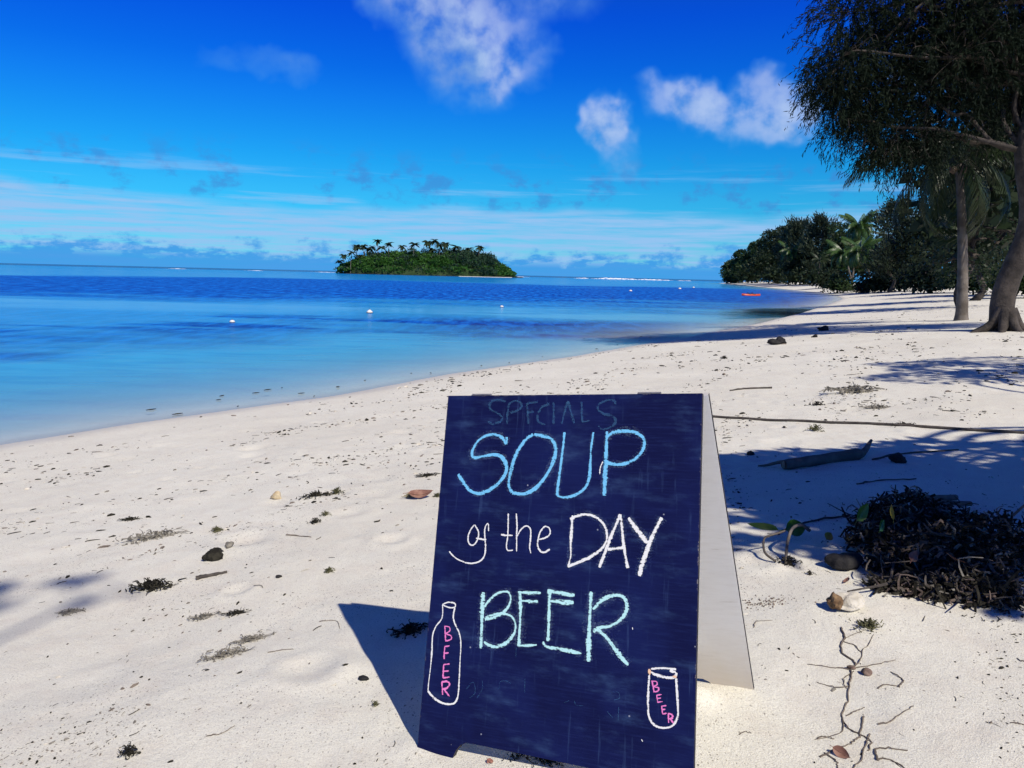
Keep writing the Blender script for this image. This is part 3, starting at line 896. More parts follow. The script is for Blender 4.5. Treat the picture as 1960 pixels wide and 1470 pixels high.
CHALK_STROKES = {"specials":[[0.0049,"F",[[[0.1836,0.9508],[0.1642,0.9544],[0.145,0.953],[0.1348,0.9419],[0.1417,0.9267],[0.1617,0.9177],[0.1762,0.9067],[0.1718,0.8943],[0.1504,0.8876],[0.1333,0.894]],[[0.1936,0.9417],[0.1928,0.9167],[0.1929,0.8879]],[[0.1924,0.9427],[0.2133,0.9526],[0.2298,0.9475],[0.2324,0.9341],[0.2208,0.9242],[0.1997,0.9192]],[[0.2486,0.9455],[0.2533,0.9168],[0.2569,0.8884]],[[0.2486,0.9455],[0.28,0.9483]],[[0.2504,0.9208],[0.2714,0.9218]],[[0.3142,0.9437],[0.2941,0.934],[0.2825,0.912],[0.2881,0.8925],[0.3076,0.8868]],[[0.3269,0.9471],[0.3288,0.9169],[0.3296,0.888]],[[0.3535,0.8891],[0.3592,0.9194],[0.3675,0.9507]],[[0.3675,0.9507],[0.3784,0.9194],[0.3886,0.8908]],[[0.4052,0.9496],[0.4082,0.9218],[0.4107,0.8942]],[[0.4107,0.8942],[0.4303,0.8972]],[[0.4984,0.9406],[0.4946,0.951],[0.4739,0.9511],[0.4549,0.9408],[0.4532,0.9266],[0.4683,0.9162],[0.4926,0.9102],[0.5014,0.8962],[0.4892,0.8807],[0.4655,0.8759],[0.4554,0.8842]]]]],"S":[[0.0107,"B",[[[0.1953,0.8514],[0.1963,0.8318]],[[0.1947,0.8318],[0.1808,0.8497],[0.1612,0.8569],[0.1366,0.8556],[0.1127,0.8438],[0.0978,0.8235],[0.0921,0.8059],[0.0977,0.7937],[0.1143,0.7941],[0.1414,0.7997],[0.1684,0.8028],[0.188,0.7935],[0.2003,0.7744],[0.1993,0.7526],[0.185,0.7304],[0.165,0.7127],[0.1391,0.6986],[0.112,0.6954],[0.0888,0.7071],[0.0703,0.726],[0.0544,0.7452]]]]],"O":[[0.0117,"B",[[[0.2731,0.8598],[0.2556,0.8484],[0.2363,0.8238],[0.2227,0.7944],[0.2147,0.7604],[0.2106,0.7314],[0.2142,0.7124],[0.2298,0.7012],[0.256,0.7],[0.281,0.7105],[0.3027,0.7302],[0.3213,0.7568],[0.3347,0.7855],[0.3406,0.8117],[0.3365,0.8353],[0.3229,0.8494],[0.3019,0.8563],[0.2757,0.8599]]]]],"U":[[0.0093,"B",[[[0.3624,0.8667],[0.3615,0.8405],[0.3588,0.8027],[0.3561,0.765],[0.3531,0.7322],[0.3517,0.6997]],[[0.3517,0.6997],[0.3728,0.696],[0.397,0.7018],[0.4183,0.7142],[0.4319,0.7307],[0.4379,0.7539],[0.4384,0.7908],[0.4388,0.8279],[0.4426,0.8676]]]]],"P":[[0.0122,"B",[[[0.4792,0.8704],[0.4795,0.8333],[0.4799,0.7965],[0.4798,0.7599],[0.4796,0.7056]],[[0.4785,0.8555],[0.4946,0.8673],[0.5229,0.8718],[0.5511,0.8689],[0.5723,0.8578],[0.5789,0.842],[0.5737,0.8215],[0.5583,0.8031],[0.5357,0.7898],[0.5126,0.786],[0.4889,0.7876],[0.4792,0.7919]]]],[0.0039,"W",[[[0.472,0.7917],[0.4657,0.7755],[0.4655,0.7594]]]]],"o":[[0.0049,"W",[[[0.1168,0.6103],[0.1057,0.5943],[0.1009,0.5749],[0.1056,0.5595],[0.1189,0.5567],[0.1296,0.5707],[0.1316,0.5912],[0.1185,0.6104]]]]],"f":[[0.0054,"W",[[[0.1613,0.5965],[0.158,0.6167],[0.1496,0.6019],[0.1523,0.5761],[0.1559,0.5528],[0.1537,0.5292],[0.1389,0.514],[0.1125,0.5081],[0.0848,0.512],[0.0618,0.522],[0.0467,0.5343]],[[0.1254,0.5752],[0.1563,0.5735]]]]],"t":[[0.0054,"W",[[[0.2156,0.646],[0.2178,0.6179],[0.2188,0.5853],[0.217,0.5619],[0.2216,0.5502],[0.237,0.5518]],[[0.199,0.59],[0.2149,0.5883],[0.2331,0.59]]]]],"h":[[0.0054,"W",[[[0.2391,0.6473],[0.2433,0.6195],[0.2447,0.587],[0.2475,0.5494]],[[0.2452,0.5871],[0.2575,0.6088],[0.2724,0.6167],[0.2832,0.6081],[0.2848,0.5852],[0.2839,0.5622],[0.2885,0.5479]]]]],"e":[[0.0054,"W",[[[0.3081,0.5849],[0.3249,0.5893],[0.3381,0.6002],[0.3362,0.6138],[0.3239,0.6189],[0.3117,0.6053],[0.3065,0.5867],[0.3062,0.5684],[0.3146,0.5554],[0.3273,0.5531],[0.3406,0.5618]]]]],"D":[[0.0083,"W",[[[0.3975,0.6516],[0.3972,0.6154],[0.3971,0.575],[0.3987,0.5483],[0.393,0.5226]],[[0.3918,0.6413],[0.4145,0.6526],[0.4432,0.6555],[0.4674,0.6466],[0.4847,0.6299],[0.4918,0.6082],[0.4891,0.5882],[0.476,0.5697],[0.4534,0.5526],[0.4304,0.5398],[0.4071,0.529],[0.392,0.522]]]]],"A":[[0.0102,"W",[[[0.5242,0.661],[0.5147,0.6361],[0.5022,0.6045],[0.49,0.5686],[0.4758,0.5273]],[[0.5242,0.661],[0.5298,0.6283],[0.535,0.5937],[0.5408,0.5637],[0.5489,0.5321]],[[0.4954,0.5733],[0.5174,0.5767],[0.5401,0.581]]]]],"Y":[[0.0141,"W",[[[0.5452,0.6542],[0.5605,0.6346],[0.5794,0.6141],[0.5957,0.5958]],[[0.629,0.6591],[0.6145,0.6293],[0.6002,0.594],[0.5903,0.5633],[0.5824,0.5371],[0.5788,0.5155]]]]],"B":[[0.0156,"T",[[[0.159,0.4369],[0.1596,0.3994],[0.1617,0.3634],[0.1632,0.3275],[0.1644,0.2954]]]],[0.0102,"T",[[[0.1659,0.4001],[0.1837,0.4247],[0.2084,0.4416],[0.2288,0.445],[0.2389,0.4346],[0.2387,0.4166],[0.225,0.395],[0.198,0.3786],[0.1701,0.3688]],[[0.1723,0.3745],[0.2076,0.3873],[0.2384,0.3875],[0.2557,0.3738],[0.2589,0.352],[0.2479,0.3309],[0.229,0.3131],[0.2041,0.3048],[0.1832,0.3075],[0.1723,0.3129]]]]],"E1":[[0.0127,"T",[[[0.2652,0.4498],[0.2691,0.4108],[0.2708,0.3755],[0.271,0.3446],[0.2719,0.3132]]]],[0.0088,"T",[[[0.2593,0.447],[0.2896,0.4481],[0.3232,0.4514]],[[0.2685,0.4264],[0.2936,0.4271],[0.3168,0.4295]],[[0.2692,0.3154],[0.2939,0.3185],[0.3207,0.3231]]]]],"E2":[[0.0107,"T",[[[0.3475,0.4564],[0.3485,0.419],[0.3496,0.3799],[0.3505,0.3358]]]],[0.0107,"T",[[[0.341,0.458],[0.3728,0.4562],[0.4148,0.4533]],[[0.3371,0.3329],[0.3475,0.3221],[0.3813,0.3211],[0.4098,0.3196],[0.4404,0.3171]]]],[0.0136,"T",[[[0.3499,0.4346],[0.3791,0.434],[0.4134,0.4366]]]]],"R":[[0.0156,"T",[[[0.4579,0.467],[0.4575,0.4304],[0.4574,0.3877],[0.4583,0.3454],[0.4597,0.3008]]]],[0.0136,"T",[[[0.4647,0.4247],[0.4866,0.4496],[0.5135,0.4629],[0.5384,0.4633],[0.5494,0.4483],[0.548,0.4272],[0.5341,0.4068],[0.5122,0.3917],[0.4853,0.384],[0.4674,0.3731]],[[0.4762,0.3813],[0.4999,0.3652],[0.5236,0.3409],[0.5424,0.3206],[0.5598,0.3061]]]]],"bottle":[[0.0049,"W",[[[0.0399,0.3954],[0.0418,0.3593],[0.025,0.3343],[0.0175,0.3103],[0.0191,0.2736],[0.0194,0.228],[0.0177,0.1915],[0.0179,0.169]],[[0.108,0.1644],[0.109,0.1867],[0.1078,0.222],[0.1062,0.262],[0.1049,0.2979],[0.0981,0.3243],[0.0811,0.3498],[0.0756,0.3676],[0.0782,0.391]],[[0.0411,0.3941],[0.057,0.4009],[0.0763,0.4001],[0.0788,0.3911],[0.0649,0.3873],[0.0442,0.3912],[0.041,0.3951]]]],[0.0083,"W",[[[0.0179,0.169],[0.0381,0.154],[0.0605,0.1463],[0.0822,0.1451],[0.1017,0.1525],[0.1082,0.1671]]]]],"bottle_B":[[0.0044,"K",[[[0.0522,0.3383],[0.0585,0.3023]],[[0.0511,0.3382],[0.066,0.3376],[0.0686,0.3278],[0.0584,0.3197],[0.0735,0.316],[0.0744,0.307],[0.0576,0.3004]]]]],"bottle_E1":[[0.0049,"K",[[[0.0573,0.2866],[0.0583,0.2549]],[[0.0573,0.2866],[0.0717,0.2902]],[[0.058,0.2694],[0.0707,0.2724]]]]],"bottle_E2":[[0.0054,"K",[[[0.0586,0.2409],[0.0598,0.2073]],[[0.0586,0.2409],[0.0761,0.2451]],[[0.0592,0.2243],[0.0751,0.2274]],[[0.0598,0.2073],[0.0793,0.2123]]]]],"bottle_R":[[0.0058,"K",[[[0.057,0.1979],[0.0629,0.1657]],[[0.0571,0.1971],[0.074,0.2008],[0.0811,0.1938],[0.073,0.1837],[0.0615,0.1794]],[[0.0658,0.18],[0.084,0.1648]]]]],"can":[[0.0063,"W",[[[0.6112,0.2912],[0.6103,0.2591],[0.6108,0.2194],[0.6147,0.1964],[0.6279,0.1816],[0.651,0.1795],[0.6694,0.1876],[0.68,0.2067],[0.6805,0.2301],[0.6776,0.2609],[0.6746,0.292]]]],[0.0083,"W",[[[0.615,0.3046],[0.6425,0.3103],[0.674,0.3117]],[[0.6153,0.2978],[0.624,0.2942],[0.6432,0.2908],[0.66,0.2912],[0.6745,0.2952]],[[0.6595,0.3078],[0.6743,0.3038],[0.6724,0.2949]]]],[0.0097,"Q",[[[0.6112,0.3041],[0.6125,0.2914]]]],[0.0058,"Q",[[[0.6662,0.2948],[0.6758,0.2953]]]]],"can_B":[[0.0044,"K",[[[0.6181,0.2793],[0.6241,0.2539]],[[0.6164,0.2775],[0.6288,0.2784],[0.6303,0.2707],[0.6228,0.2668],[0.6347,0.265],[0.6324,0.2575],[0.6224,0.254]]]]],"can_E1":[[0.0039,"K",[[[0.6302,0.2492],[0.6333,0.2331]],[[0.6302,0.2481],[0.6419,0.2514]],[[0.6313,0.2411],[0.6405,0.2437]],[[0.6324,0.233],[0.6449,0.2364]]]]],"can_E2":[[0.0039,"K",[[[0.6427,0.2267],[0.6454,0.209]],[[0.6428,0.2259],[0.6536,0.2287]],[[0.6439,0.2182],[0.6517,0.2206]],[[0.645,0.209],[0.6549,0.2121]]]]],"can_R":[[0.0054,"K",[[[0.6591,0.2127],[0.6601,0.1919]],[[0.6583,0.2126],[0.6687,0.2107],[0.6677,0.2036],[0.6607,0.2005]],[[0.6628,0.2009],[0.6721,0.1938]]]]],"marks":[[0.0024,"W",[[[0.5659,0.3937],[0.567,0.3884]],[[0.5979,0.1458],[0.601,0.1416]]]],[0.0024,"F",[[[0.2645,0.3109],[0.2655,0.2849]],[[0.1309,0.1898],[0.15,0.2102],[0.1575,0.1849],[0.1433,0.1697]],[[0.1638,0.1727],[0.1772,0.1965],[0.1753,0.2181]],[[0.2251,0.2034],[0.2263,0.2209],[0.2435,0.2255],[0.2564,0.2209]],[[0.403,0.198],[0.4166,0.2041]],[[0.4281,0.2059],[0.4333,0.1964],[0.4515,0.1983]],[[0.5195,0.2378],[0.537,0.2424],[0.542,0.229],[0.5291,0.223]],[[0.5407,0.2087],[0.54,0.1766]],[[0.2947,0.2391],[0.2962,0.2052]],[[0.5127,0.1943],[0.5265,0.1824]]]]]}
for key, groups in CHALK_STROKES.items():
    nm = {'specials': 'rubbed_out_word', 'bottle': 'chalk_bottle', 'can': 'chalk_can', 'marks': 'chalk_marks'}.get(key, 'chalk_letter')
    ob = chalk_object(nm, ([(wd*3.0, 'H', st) for wd, k, st in groups if k in 'BWT' and wd > 0.008] if nm == 'chalk_letter' else [])+list(groups))
    if nm == 'chalk_marks':
        ob['kind'] = 'stuff'


# ---------------------------------------------------------------- trees
def orient(dirs):
    """for unit directions give two perpendicular unit vectors"""
    ref = np.where(np.abs(dirs[:, 2:3]) < 0.85, np.array([[0, 0, 1.0]]), np.array([[1.0, 0, 0]]))
    a = np.cross(dirs, ref)
    a /= np.linalg.norm(a, axis=1)[:, None]+1e-9
    return a, np.cross(dirs, a)

def leaf_quads(mb, pos, direc, length, width, g, mi=0):
    """diamond leaves at pos pointing along direc"""
    n = len(pos)
    a, b = orient(direc)
    th = g.uniform(0, 6.283, n)[:, None]
    s = a*np.cos(th)+b*np.sin(th)
    L = np.broadcast_to(np.asarray(length, float), (n,))[:, None]
    W = np.broadcast_to(np.asarray(width, float), (n,))[:, None]
    v = np.stack([pos, pos+direc*L*0.45+s*W*0.5, pos+direc*L, pos+direc*L*0.45-s*W*0.5], 1).reshape(-1, 3)
    i = np.arange(n)*4
    mb.add(v, np.stack([i, i+1, i+2, i+3], 1), mi)

def rand_dirs(g, n):
    d = g.normal(size=(n, 3))
    return d/np.linalg.norm(d, axis=1)[:, None]

def clump_leaves(mb, c, r, n, size, g, mi=0, up=0.25):
    """foliage shell of one clump"""
    d = rand_dirs(g, n)
    d[:, 2] = np.where(d[:, 2] < -0.4, -d[:, 2], d[:, 2])
    rr = g.uniform(0.55, 1.08, n)**0.7
    pos = np.asarray(c)+d*np.asarray(r)*rr[:, None]
    dr = d*0.8+rand_dirs(g, n)*0.8+np.array([0, 0, up])
    dr /= np.linalg.norm(dr, axis=1)[:, None]
    leaf_quads(mb, pos, dr, size*g.uniform(0.6, 1.4, n), size*g.uniform(0.45, 0.8, n), g, mi)

def limb(mb, a, b, r0, r1, g, n=6, sag=0.0, wob=0.06, sides=6):
    a, b = np.asarray(a, float), np.asarray(b, float)
    L = np.linalg.norm(b-a)
    t = np.linspace(0, 1, n)[:, None]
    p = a*(1-t)+b*t
    p[1:-1] += g.normal(size=(n-2, 3))*wob*L*0.5
    p[:, 2] += (np.sin(t[:, 0]*np.pi))*sag*L
    q = catmull(p, 4)
    mb.tube(q, np.linspace(r0, r1, len(q)), sides)
    return p

def broad_tree(name, label, base, h, wdt, seed, mat, leaf=0.55, nclump=34, per=70, group=None, lean=(0, 0), low=0.08, cat='tree'):
    g = np.random.default_rng(seed)
    root = empty(name, base)
    tag(root, label, cat, group)
    tr = MB()
    top = np.array([lean[0], lean[1], h*0.62])
    limb(tr, (0, 0, -0.3), top, max(0.12, h*0.022), h*0.010, g, 7, 0, 0.10)
    cr = MB()
    for k in range(nclump):
        u = g.uniform(low, 0.93)
        rad = wdt*0.5*math.sin(math.pi*min(1, (u*0.86+0.12)))**0.75
        a = g.uniform(0, 6.283)
        q = rad*math.sqrt(g.uniform(0.15, 1.0))*0.82
        c = np.array([math.cos(a)*q+lean[0]*u, math.sin(a)*q+lean[1]*u, h*u])
        rc = wdt*g.uniform(0.12, 0.22)
        clump_leaves(cr, c, (rc, rc, rc*g.uniform(0.65, 0.95)), per, leaf, g)
        if k % 3 == 0:
            limb(tr, top*g.uniform(0.25, 0.95), c, h*0.010, h*0.003, g, 5, 0.05, 0.1, 4)
    n = 420
    d = rand_dirs(g, n)
    q = g.uniform(0, 1, n)**0.5*0.74
    pos = np.c_[d[:, 0]*q*wdt*0.5+lean[0]*.5, d[:, 1]*q*wdt*0.5+lean[1]*.5, h*(0.5+0.5*low)+d[:, 2]*q*h*0.5*(1-low)*1.05]
    leaf_quads(cr, pos, rand_dirs(g, n), wdt*0.10, wdt*0.07, g)
    tr.build('trunk', MAT['bark'], root, True)
    cr.build('crown', mat, root)
    return root

def feather_tree(name, label, base, h, wdt, seed, mat, n=3600, size=0.9, group=None, low=0.12):
    """far casuarina: upswept wispy plumes"""
    g = np.random.default_rng(seed)
    root = empty(name, base)
    tag(root, label, 'tree', group)
    tr, cr = MB(), MB()
    limb(tr, (0, 0, -0.3), (0, 0, h*0.9), h*0.02, 0.03, g, 9, 0, 0.04)
    nb = 46
    for k in range(nb):
        u = low+(0.95-low)*(k+0.5)/nb
        a = g.uniform(0, 6.283)
        rad = wdt*0.5*math.sin(math.pi*(u*0.82+0.16))**0.8*g.uniform(0.55, 1.08)
        c = np.array([math.cos(a)*rad, math.sin(a)*rad, h*u+rad*0.35])
        if k % 2 == 0:
            limb(tr, (0, 0, h*u*0.9), c, h*0.006, 0.015, g, 4, 0.03, 0.06, 3)
        m = n//nb
        t = g.uniform(0.25, 1.05, m)[:, None]
        pos = np.array([0, 0, h*u*0.92])*(1-t)+c*t+g.normal(size=(m, 3))*wdt*0.055
        dr = np.array([math.cos(a)*0.5, math.sin(a)*0.5, 0.75])+g.normal(size=(m, 3))*0.45
        dr /= np.linalg.norm(dr, axis=1)[:, None]
        leaf_quads(cr, pos, dr, size*g.uniform(0.6, 1.5, m), size*g.uniform(0.16, 0.30, m), g)
    tr.build('trunk', MAT['bark'], root)
    cr.build('crown', mat, root)
    return root

def frond_mesh(name, length, droop, seed, mat, pairs=24, wide=1.0):
    """one pinnate palm leaf springing from the origin along +x, arching down"""
    g = np.random.default_rng(seed)
    mb = MB()
    t = np.linspace(0, 1, 9)
    a0 = R(48)-droop*0.25
    angs = a0-droop*t*1.35
    dx = np.cos(angs)*length/8
    dz = np.sin(angs)*length/8
    px = np.concatenate([[0], np.cumsum(dx[:-1])])
    pz = np.concatenate([[0], np.cumsum(dz[:-1])])
    mb.tube(np.c_[px, np.zeros(9), pz], np.linspace(0.022, 0.005, 9)*length/3.2, 3, 0, False)
    u = np.linspace(0.10, 0.99, pairs)
    for side in (-1, 1):
        uu = u+g.uniform(-0.01, 0.01, pairs)
        x, z = np.interp(uu, t, px), np.interp(uu, t, pz)
        an = np.interp(uu, t, angs)
        L = length*0.27*np.sin(np.pi*np.clip(uu*0.82+0.14, 0, 1))**0.7*g.uniform(0.85, 1.1, pairs)
        W = 0.060*length/3.2*wide*np.ones(pairs)
        d = np.c_[np.cos(an)*0.62, side*(0.62+0.2*g.normal(size=pairs)*0.3), np.sin(an)*0.62-0.52-0.25*uu]
        d /= np.linalg.norm(d, axis=1)[:, None]
        p = np.c_[x, np.zeros(pairs), z]
        tang = np.c_[np.cos(an), np.zeros(pairs), np.sin(an)]
        mid = p+d*L[:, None]*0.5
        tip = p+d*L[:, None]+np.c_[np.zeros(pairs), np.zeros(pairs), -0.16*L]
        v = np.stack([p+tang*W[:, None]*0.4, mid+tang*W[:, None]*0.55, tip, mid-tang*W[:, None]*0.55, p-tang*W[:, None]*0.4], 1).reshape(-1, 3)
        i = np.arange(pairs)*5
        mb.add(v, np.concatenate([np.stack([i, i+1, i+3, i+4], 1), np.stack([i+1, i+2, i+2, i+3], 1)])[:pairs])
        mb.add(v, np.stack([i+1, i+2, i+3], 1))
    return mesh_np(name, np.concatenate(mb.v), np.concatenate(mb.f), mat)

FRONDS = {}
def fronds(key, mat, length, wide=1.0, pairs=24):
    if key not in FRONDS:
        FRONDS[key] = [frond_mesh('frond', length, d, 50+i, mat, pairs, wide) for i, d in enumerate((R(40), R(75), R(110), R(140)))]
    return FRONDS[key]

def palm(name, label, base, h, seed, fset, nf=18, group=None, lean=(0, 0), scale=1.0, trunk_r=0.16, dry=None, coconuts=True):
    g = np.random.default_rng(seed)
    root = empty(name, base)
    tag(root, label, 'palm tree', group)
    tr = MB()
    n = 10
    t = np.linspace(0, 1, n)
    p = np.c_[lean[0]*t**1.5, lean[1]*t**1.5, -0.3+(h+0.3)*t]
    p = catmull(p, 4)
    u = np.linspace(0, 1, len(p))
    tr.tube(p, trunk_r*(1.2-0.45*u+0.9*np.exp(-u*h/0.28))*(1+0.03*np.sin(u*h*9)), 12)
    tr.build('trunk', MAT['palm_trunk'], root, True)
    head = p[-1]
    for k in range(nf):
        rank = k/nf
        mesh = fset[min(3, int(rank*3.2+g.uniform(0, 0.9)))]
        if dry and k >= nf-2:
            mesh = dry[3]
        o = link('frond', mesh, root)
        o.location = head+np.array([0, 0, 0.05])
        o.rotation_euler = (g.uniform(-0.25, 0.25), R(-28)*(1-rank)+R(38)*rank**1.5+g.uniform(-.12, .12), k*2.39996+g.uniform(-0.2, 0.2))
        s = scale*g.uniform(0.85, 1.1)
        o.scale = (s, s, s)
    if coconuts:
        for k in range(5):
            a = g.uniform(0, 6.28)
            mb = MB()
            mb.lump((head[0]+0.22*math.cos(a), head[1]+0.22*math.sin(a), head[2]-0.18), 0.13, 0, 0.08, k, 1)
            mb.build('coconut', MAT['pebble'], root)
    return root

def at(px_x, dist, inland=0.0):
    """plan position: bearing given as an offset ratio, distance ahead"""
    x = px_x*dist
    return (x, dist, gz(x, dist))

# --- the great casuarina on the right, twigs hanging over the beach
def casuarina_overhang():
    g = np.random.default_rng(21)
    bx, by = 12.6, 19.5
    root = empty('casuarina_tree', (bx, by, gz(bx, by)))
    tag(root, 'big dark casuarina with drooping needle twigs hanging in from the upper right', 'tree')
    o = np.array([bx, by, gz(bx, by)])
    tr = MB()
    trunk = limb(tr, (0, 0, -0.3), np.array([13.0, 20.0, 13.5])-o, 0.30, 0.12, g, 9, 0, 0.03, 12)
    for k in range(7):
        a = k*0.9+0.3
        e = np.array([math.cos(a)*g.uniform(.55, 1.0), math.sin(a)*g.uniform(.55, 1.0), -0.12])
        tr.tube(catmull([e*0.1+np.array([0, 0, 0.55]), e*0.45+np.array([0, 0, 0.16]), e], 4), np.linspace(0.17, 0.05, 9), 7)
    cl = [(8.35, 20.2, 8.85, 1.05), (7.85, 19.6, 7.55, .80), (7.55, 20.0, 7.0, .45), (8.2, 20.1, 6.2, .5), (9.4, 20.1, 5.5, .5), (10.2, 20.2, 5.4, .6), (15.8, 19.0, 7.6, 1.7), (17.2, 18.6, 8.4, 1.8), (15.5, 20.5, 6.4, 1.3), (16.5, 19.6, 10.4, 2.0), (9.1, 20.4, 7.3, 1.0), (9.9, 20.2, 8.9, 1.25), (10.0, 20.6, 7.0, 1.05), (8.85, 20.0, 6.25, .58), (9.55, 20.3, 5.85, .60),
          (8.0, 20.0, 6.85, .50), (10.8, 19.8, 7.7, 1.3), (12.0, 20.0, 8.7, 1.6), (11.4, 20.5, 6.3, .95), (9.2, 20.3, 10.3, 1.2), (10.8, 20.0, 10.6, 1.5), (12.6, 19.8, 10.6, 1.7),
          (12.9, 20.4, 6.9, 1.1), (14.2, 20.0, 8.6, 1.6), (14.5, 20.4, 10.8, 1.6), (10.5, 21.5, 8.6, 1.3), (9.6, 21.2, 6.6, .8), (10.3, 20.1, 5.9, .6), (8.4, 20.4, 7.0, .7), (9.0, 20.9, 8.1, .9), (11.6, 21.6, 10.4, 1.5), (13.2, 21.4, 8.4, 1.5), (14.6, 23.5, 8.6, 1.6), (13.4, 23.0, 8.5, 1.4), (12.2, 22.6, 9.0, 1.3)]
    cr = MB()
    for cx, cy, cz, r in cl:
        c = np.array([cx, cy, cz])-o
        hub = trunk[min(8, 3+int(g.integers(0, 5)))]
        limb(tr, hub, c, 0.07, 0.02, g, 7, 0.04, 0.07, 5)
        n = int(60*r**2)+30
        d = rand_dirs(g, n)
        pos = c+d*np.array([r, r*1.1, r*0.85])*(g.uniform(0.05, 1.08, n)**0.6)[:, None]
        # bare twigs feeding the sprays
        for k in range(0, n, 5):
            e = pos[k]+d[k]*np.array([0.5, 0.5, 0.25])*g.uniform(0.1, 0.8)
            tr.tube(catmull([c+(e-c)*0.15, c+(e-c)*0.6+g.normal(size=3)*0.06, e, e+np.array([d[k][0]*.15, d[k][1]*.15, -0.18])], 3), np.linspace(0.012, 0.004, 10), 3, 0, False)
        # feathery sprays: a stem arching out and down, needles along both sides
        ns, nd = int(210*r**2.1)+36, 18
        d = rand_dirs(g, ns)
        q0 = c+d*np.array([r, r*1.1, r*0.8])*(g.uniform(0.0, 1.0, ns)**0.45)[:, None]
        out_ = d*np.array([0.8, 0.8, 0.5])+g.normal(size=(ns, 3))*0.35
        ln = g.uniform(0.28, 0.62, ns)
        tt = np.tile(np.linspace(0.05, 1, nd), ns)
        rep = lambda z_: np.repeat(z_, nd, 0)
        stem = rep(q0)+rep(out_)*(rep(ln)*tt)[:, None]+np.array([0, 0, -1.0])*(rep(ln)*0.75*tt**2)[:, None]
        tang = rep(out_)+np.array([0, 0, -1.5])*tt[:, None]
        tang /= np.linalg.norm(tang, axis=1)[:, None]
        dr = tang*0.75+g.normal(size=(ns*nd, 3))*0.42+np.array([0, 0, -0.2])
        dr /= np.linalg.norm(dr, axis=1)[:, None]
        leaf_quads(cr, stem, dr, g.uniform(0.09, 0.20, ns*nd), 0.024, g)
    # long pendulous strands below
    for k in range(46):
        x = g.uniform(8.0, 13.5)
        top = np.array([x, 20+g.normal()*0.6, 5.6+g.uniform(-0.1, 0.6)])-o
        ln = g.uniform(0.25, 0.75) if k else 1.0
        p = catmull([top, top+np.array([-0.08, 0, -ln*0.4]), top+np.array([-0.05+g.normal()*0.05, 0, -ln*0.75]), top+np.array([g.normal()*0.08, 0, -ln])], 4)
        tr.tube(p, 0.006, 3, 0, False)
        m = 12
        q = p[np.linspace(len(p)//3, len(p)-1, m).astype(int)]
        dr = np.array([0, 0, -0.8])+g.normal(size=(m, 3))*0.4
        dr /= np.linalg.norm(dr, axis=1)[:, None]
        leaf_quads(cr, q, dr, g.uniform(0.1, 0.24, m), 0.022, g)
    tr.build('trunk', MAT['bark'], root, True)
    cr.build('crown', MAT['needle'], root)
casuarina_overhang()

fset_green = fronds('green', MAT['frond'], 3.4, 1.5, 32)
fset_dark = fronds('dark', MAT['frond_dark'], 3.4, 1.2, 30)
fset_dry = fronds('dry', MAT['frond_dry'], 3.2, 1.3)

# --- palm leaning in at the right edge
bx, by = 15.9, 27.0
palm('coconut_palm', 'coconut palm at the right edge, dark fronds hanging below the casuarina', (bx, by, gz(bx, by)), 5.4, 5, fset_dark, 20, lean=(-0.5, 0.3), scale=1.15)

# --- the wooded point: (bearing ratio, distance, height, width, kind)
PT = 'trees on the wooded point'
for i, (px_, top, dist, wpx, kind, lab) in enumerate([
    (1392, 500, 455, 46, 'b', 'low round tree at the very tip of the point, overhanging the sand'),
    (1412, 482, 425, 56, 'b', 'second tree from the tip of the point, slightly taller than its neighbour'),
    (1440, 464, 385, 74, 'b', 'leafy tree on the point stepping up behind the tip trees'),
    (1474, 440, 335, 84, 'd', 'dark dense tree at the middle of the slope of treetops'),
    (1512, 418, 285, 86, 'c', 'wispy casuarina forming the left shoulder of the highest treetops'),
    (1556, 409, 255, 86, 'c', 'tallest wispy casuarina left of the green palms'),
    (1592, 432, 235, 80, 'b', 'broad tree filling the gap behind the green palms on the left'),
    (1640, 450, 225, 120, 'd', 'dark broad tree standing directly behind the green palms'),
    (1690, 372, 120, 96, 'c', 'tall feathery tree right of the green palms'),
    (1765, 392, 118, 150, 'd', 'dark tree beyond the palm at the right edge'),
    (1860, 350, 95, 190, 'd', 'large dark tree near the right end of the beach'),
    (1960, 330, 70, 240, 'b', 'broad tree cut off by the right side of the view'),
    (1530, 480, 262, 90, 'd', 'shadowy lower tree in front of the tallest casuarinas'),
    (1460, 490, 330, 90, 'd', 'shadowy lower tree along the waterside of the point'),
    (1838, 130, 42, 330, 'd', 'dark tree whose shade reaches the water, behind the casuarina trunk'),
    (1846, 250, 56, 260, 'd', 'dark tree farther along the beach behind the shading one'),
    (1715, 470, 150, 110, 'd', 'shadowy lower tree under the feathery tree')]):
    base = at((px_-980)/1450, dist)
    hz = 509+0.0237*(px_-245)
    hh = (hz-top)/1450*dist+2.1-base[2]
    wd = wpx/1450*dist
    lab = lab+' ' if False else lab
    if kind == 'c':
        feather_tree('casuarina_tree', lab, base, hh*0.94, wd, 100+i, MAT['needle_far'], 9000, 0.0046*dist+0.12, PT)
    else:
        broad_tree('broadleaf_tree', lab, base, hh, wd, 100+i, MAT['broad'] if kind == 'b' else MAT['broad_dark'], 0.0024*dist+0.12, 46, 130, PT, low=0.10)

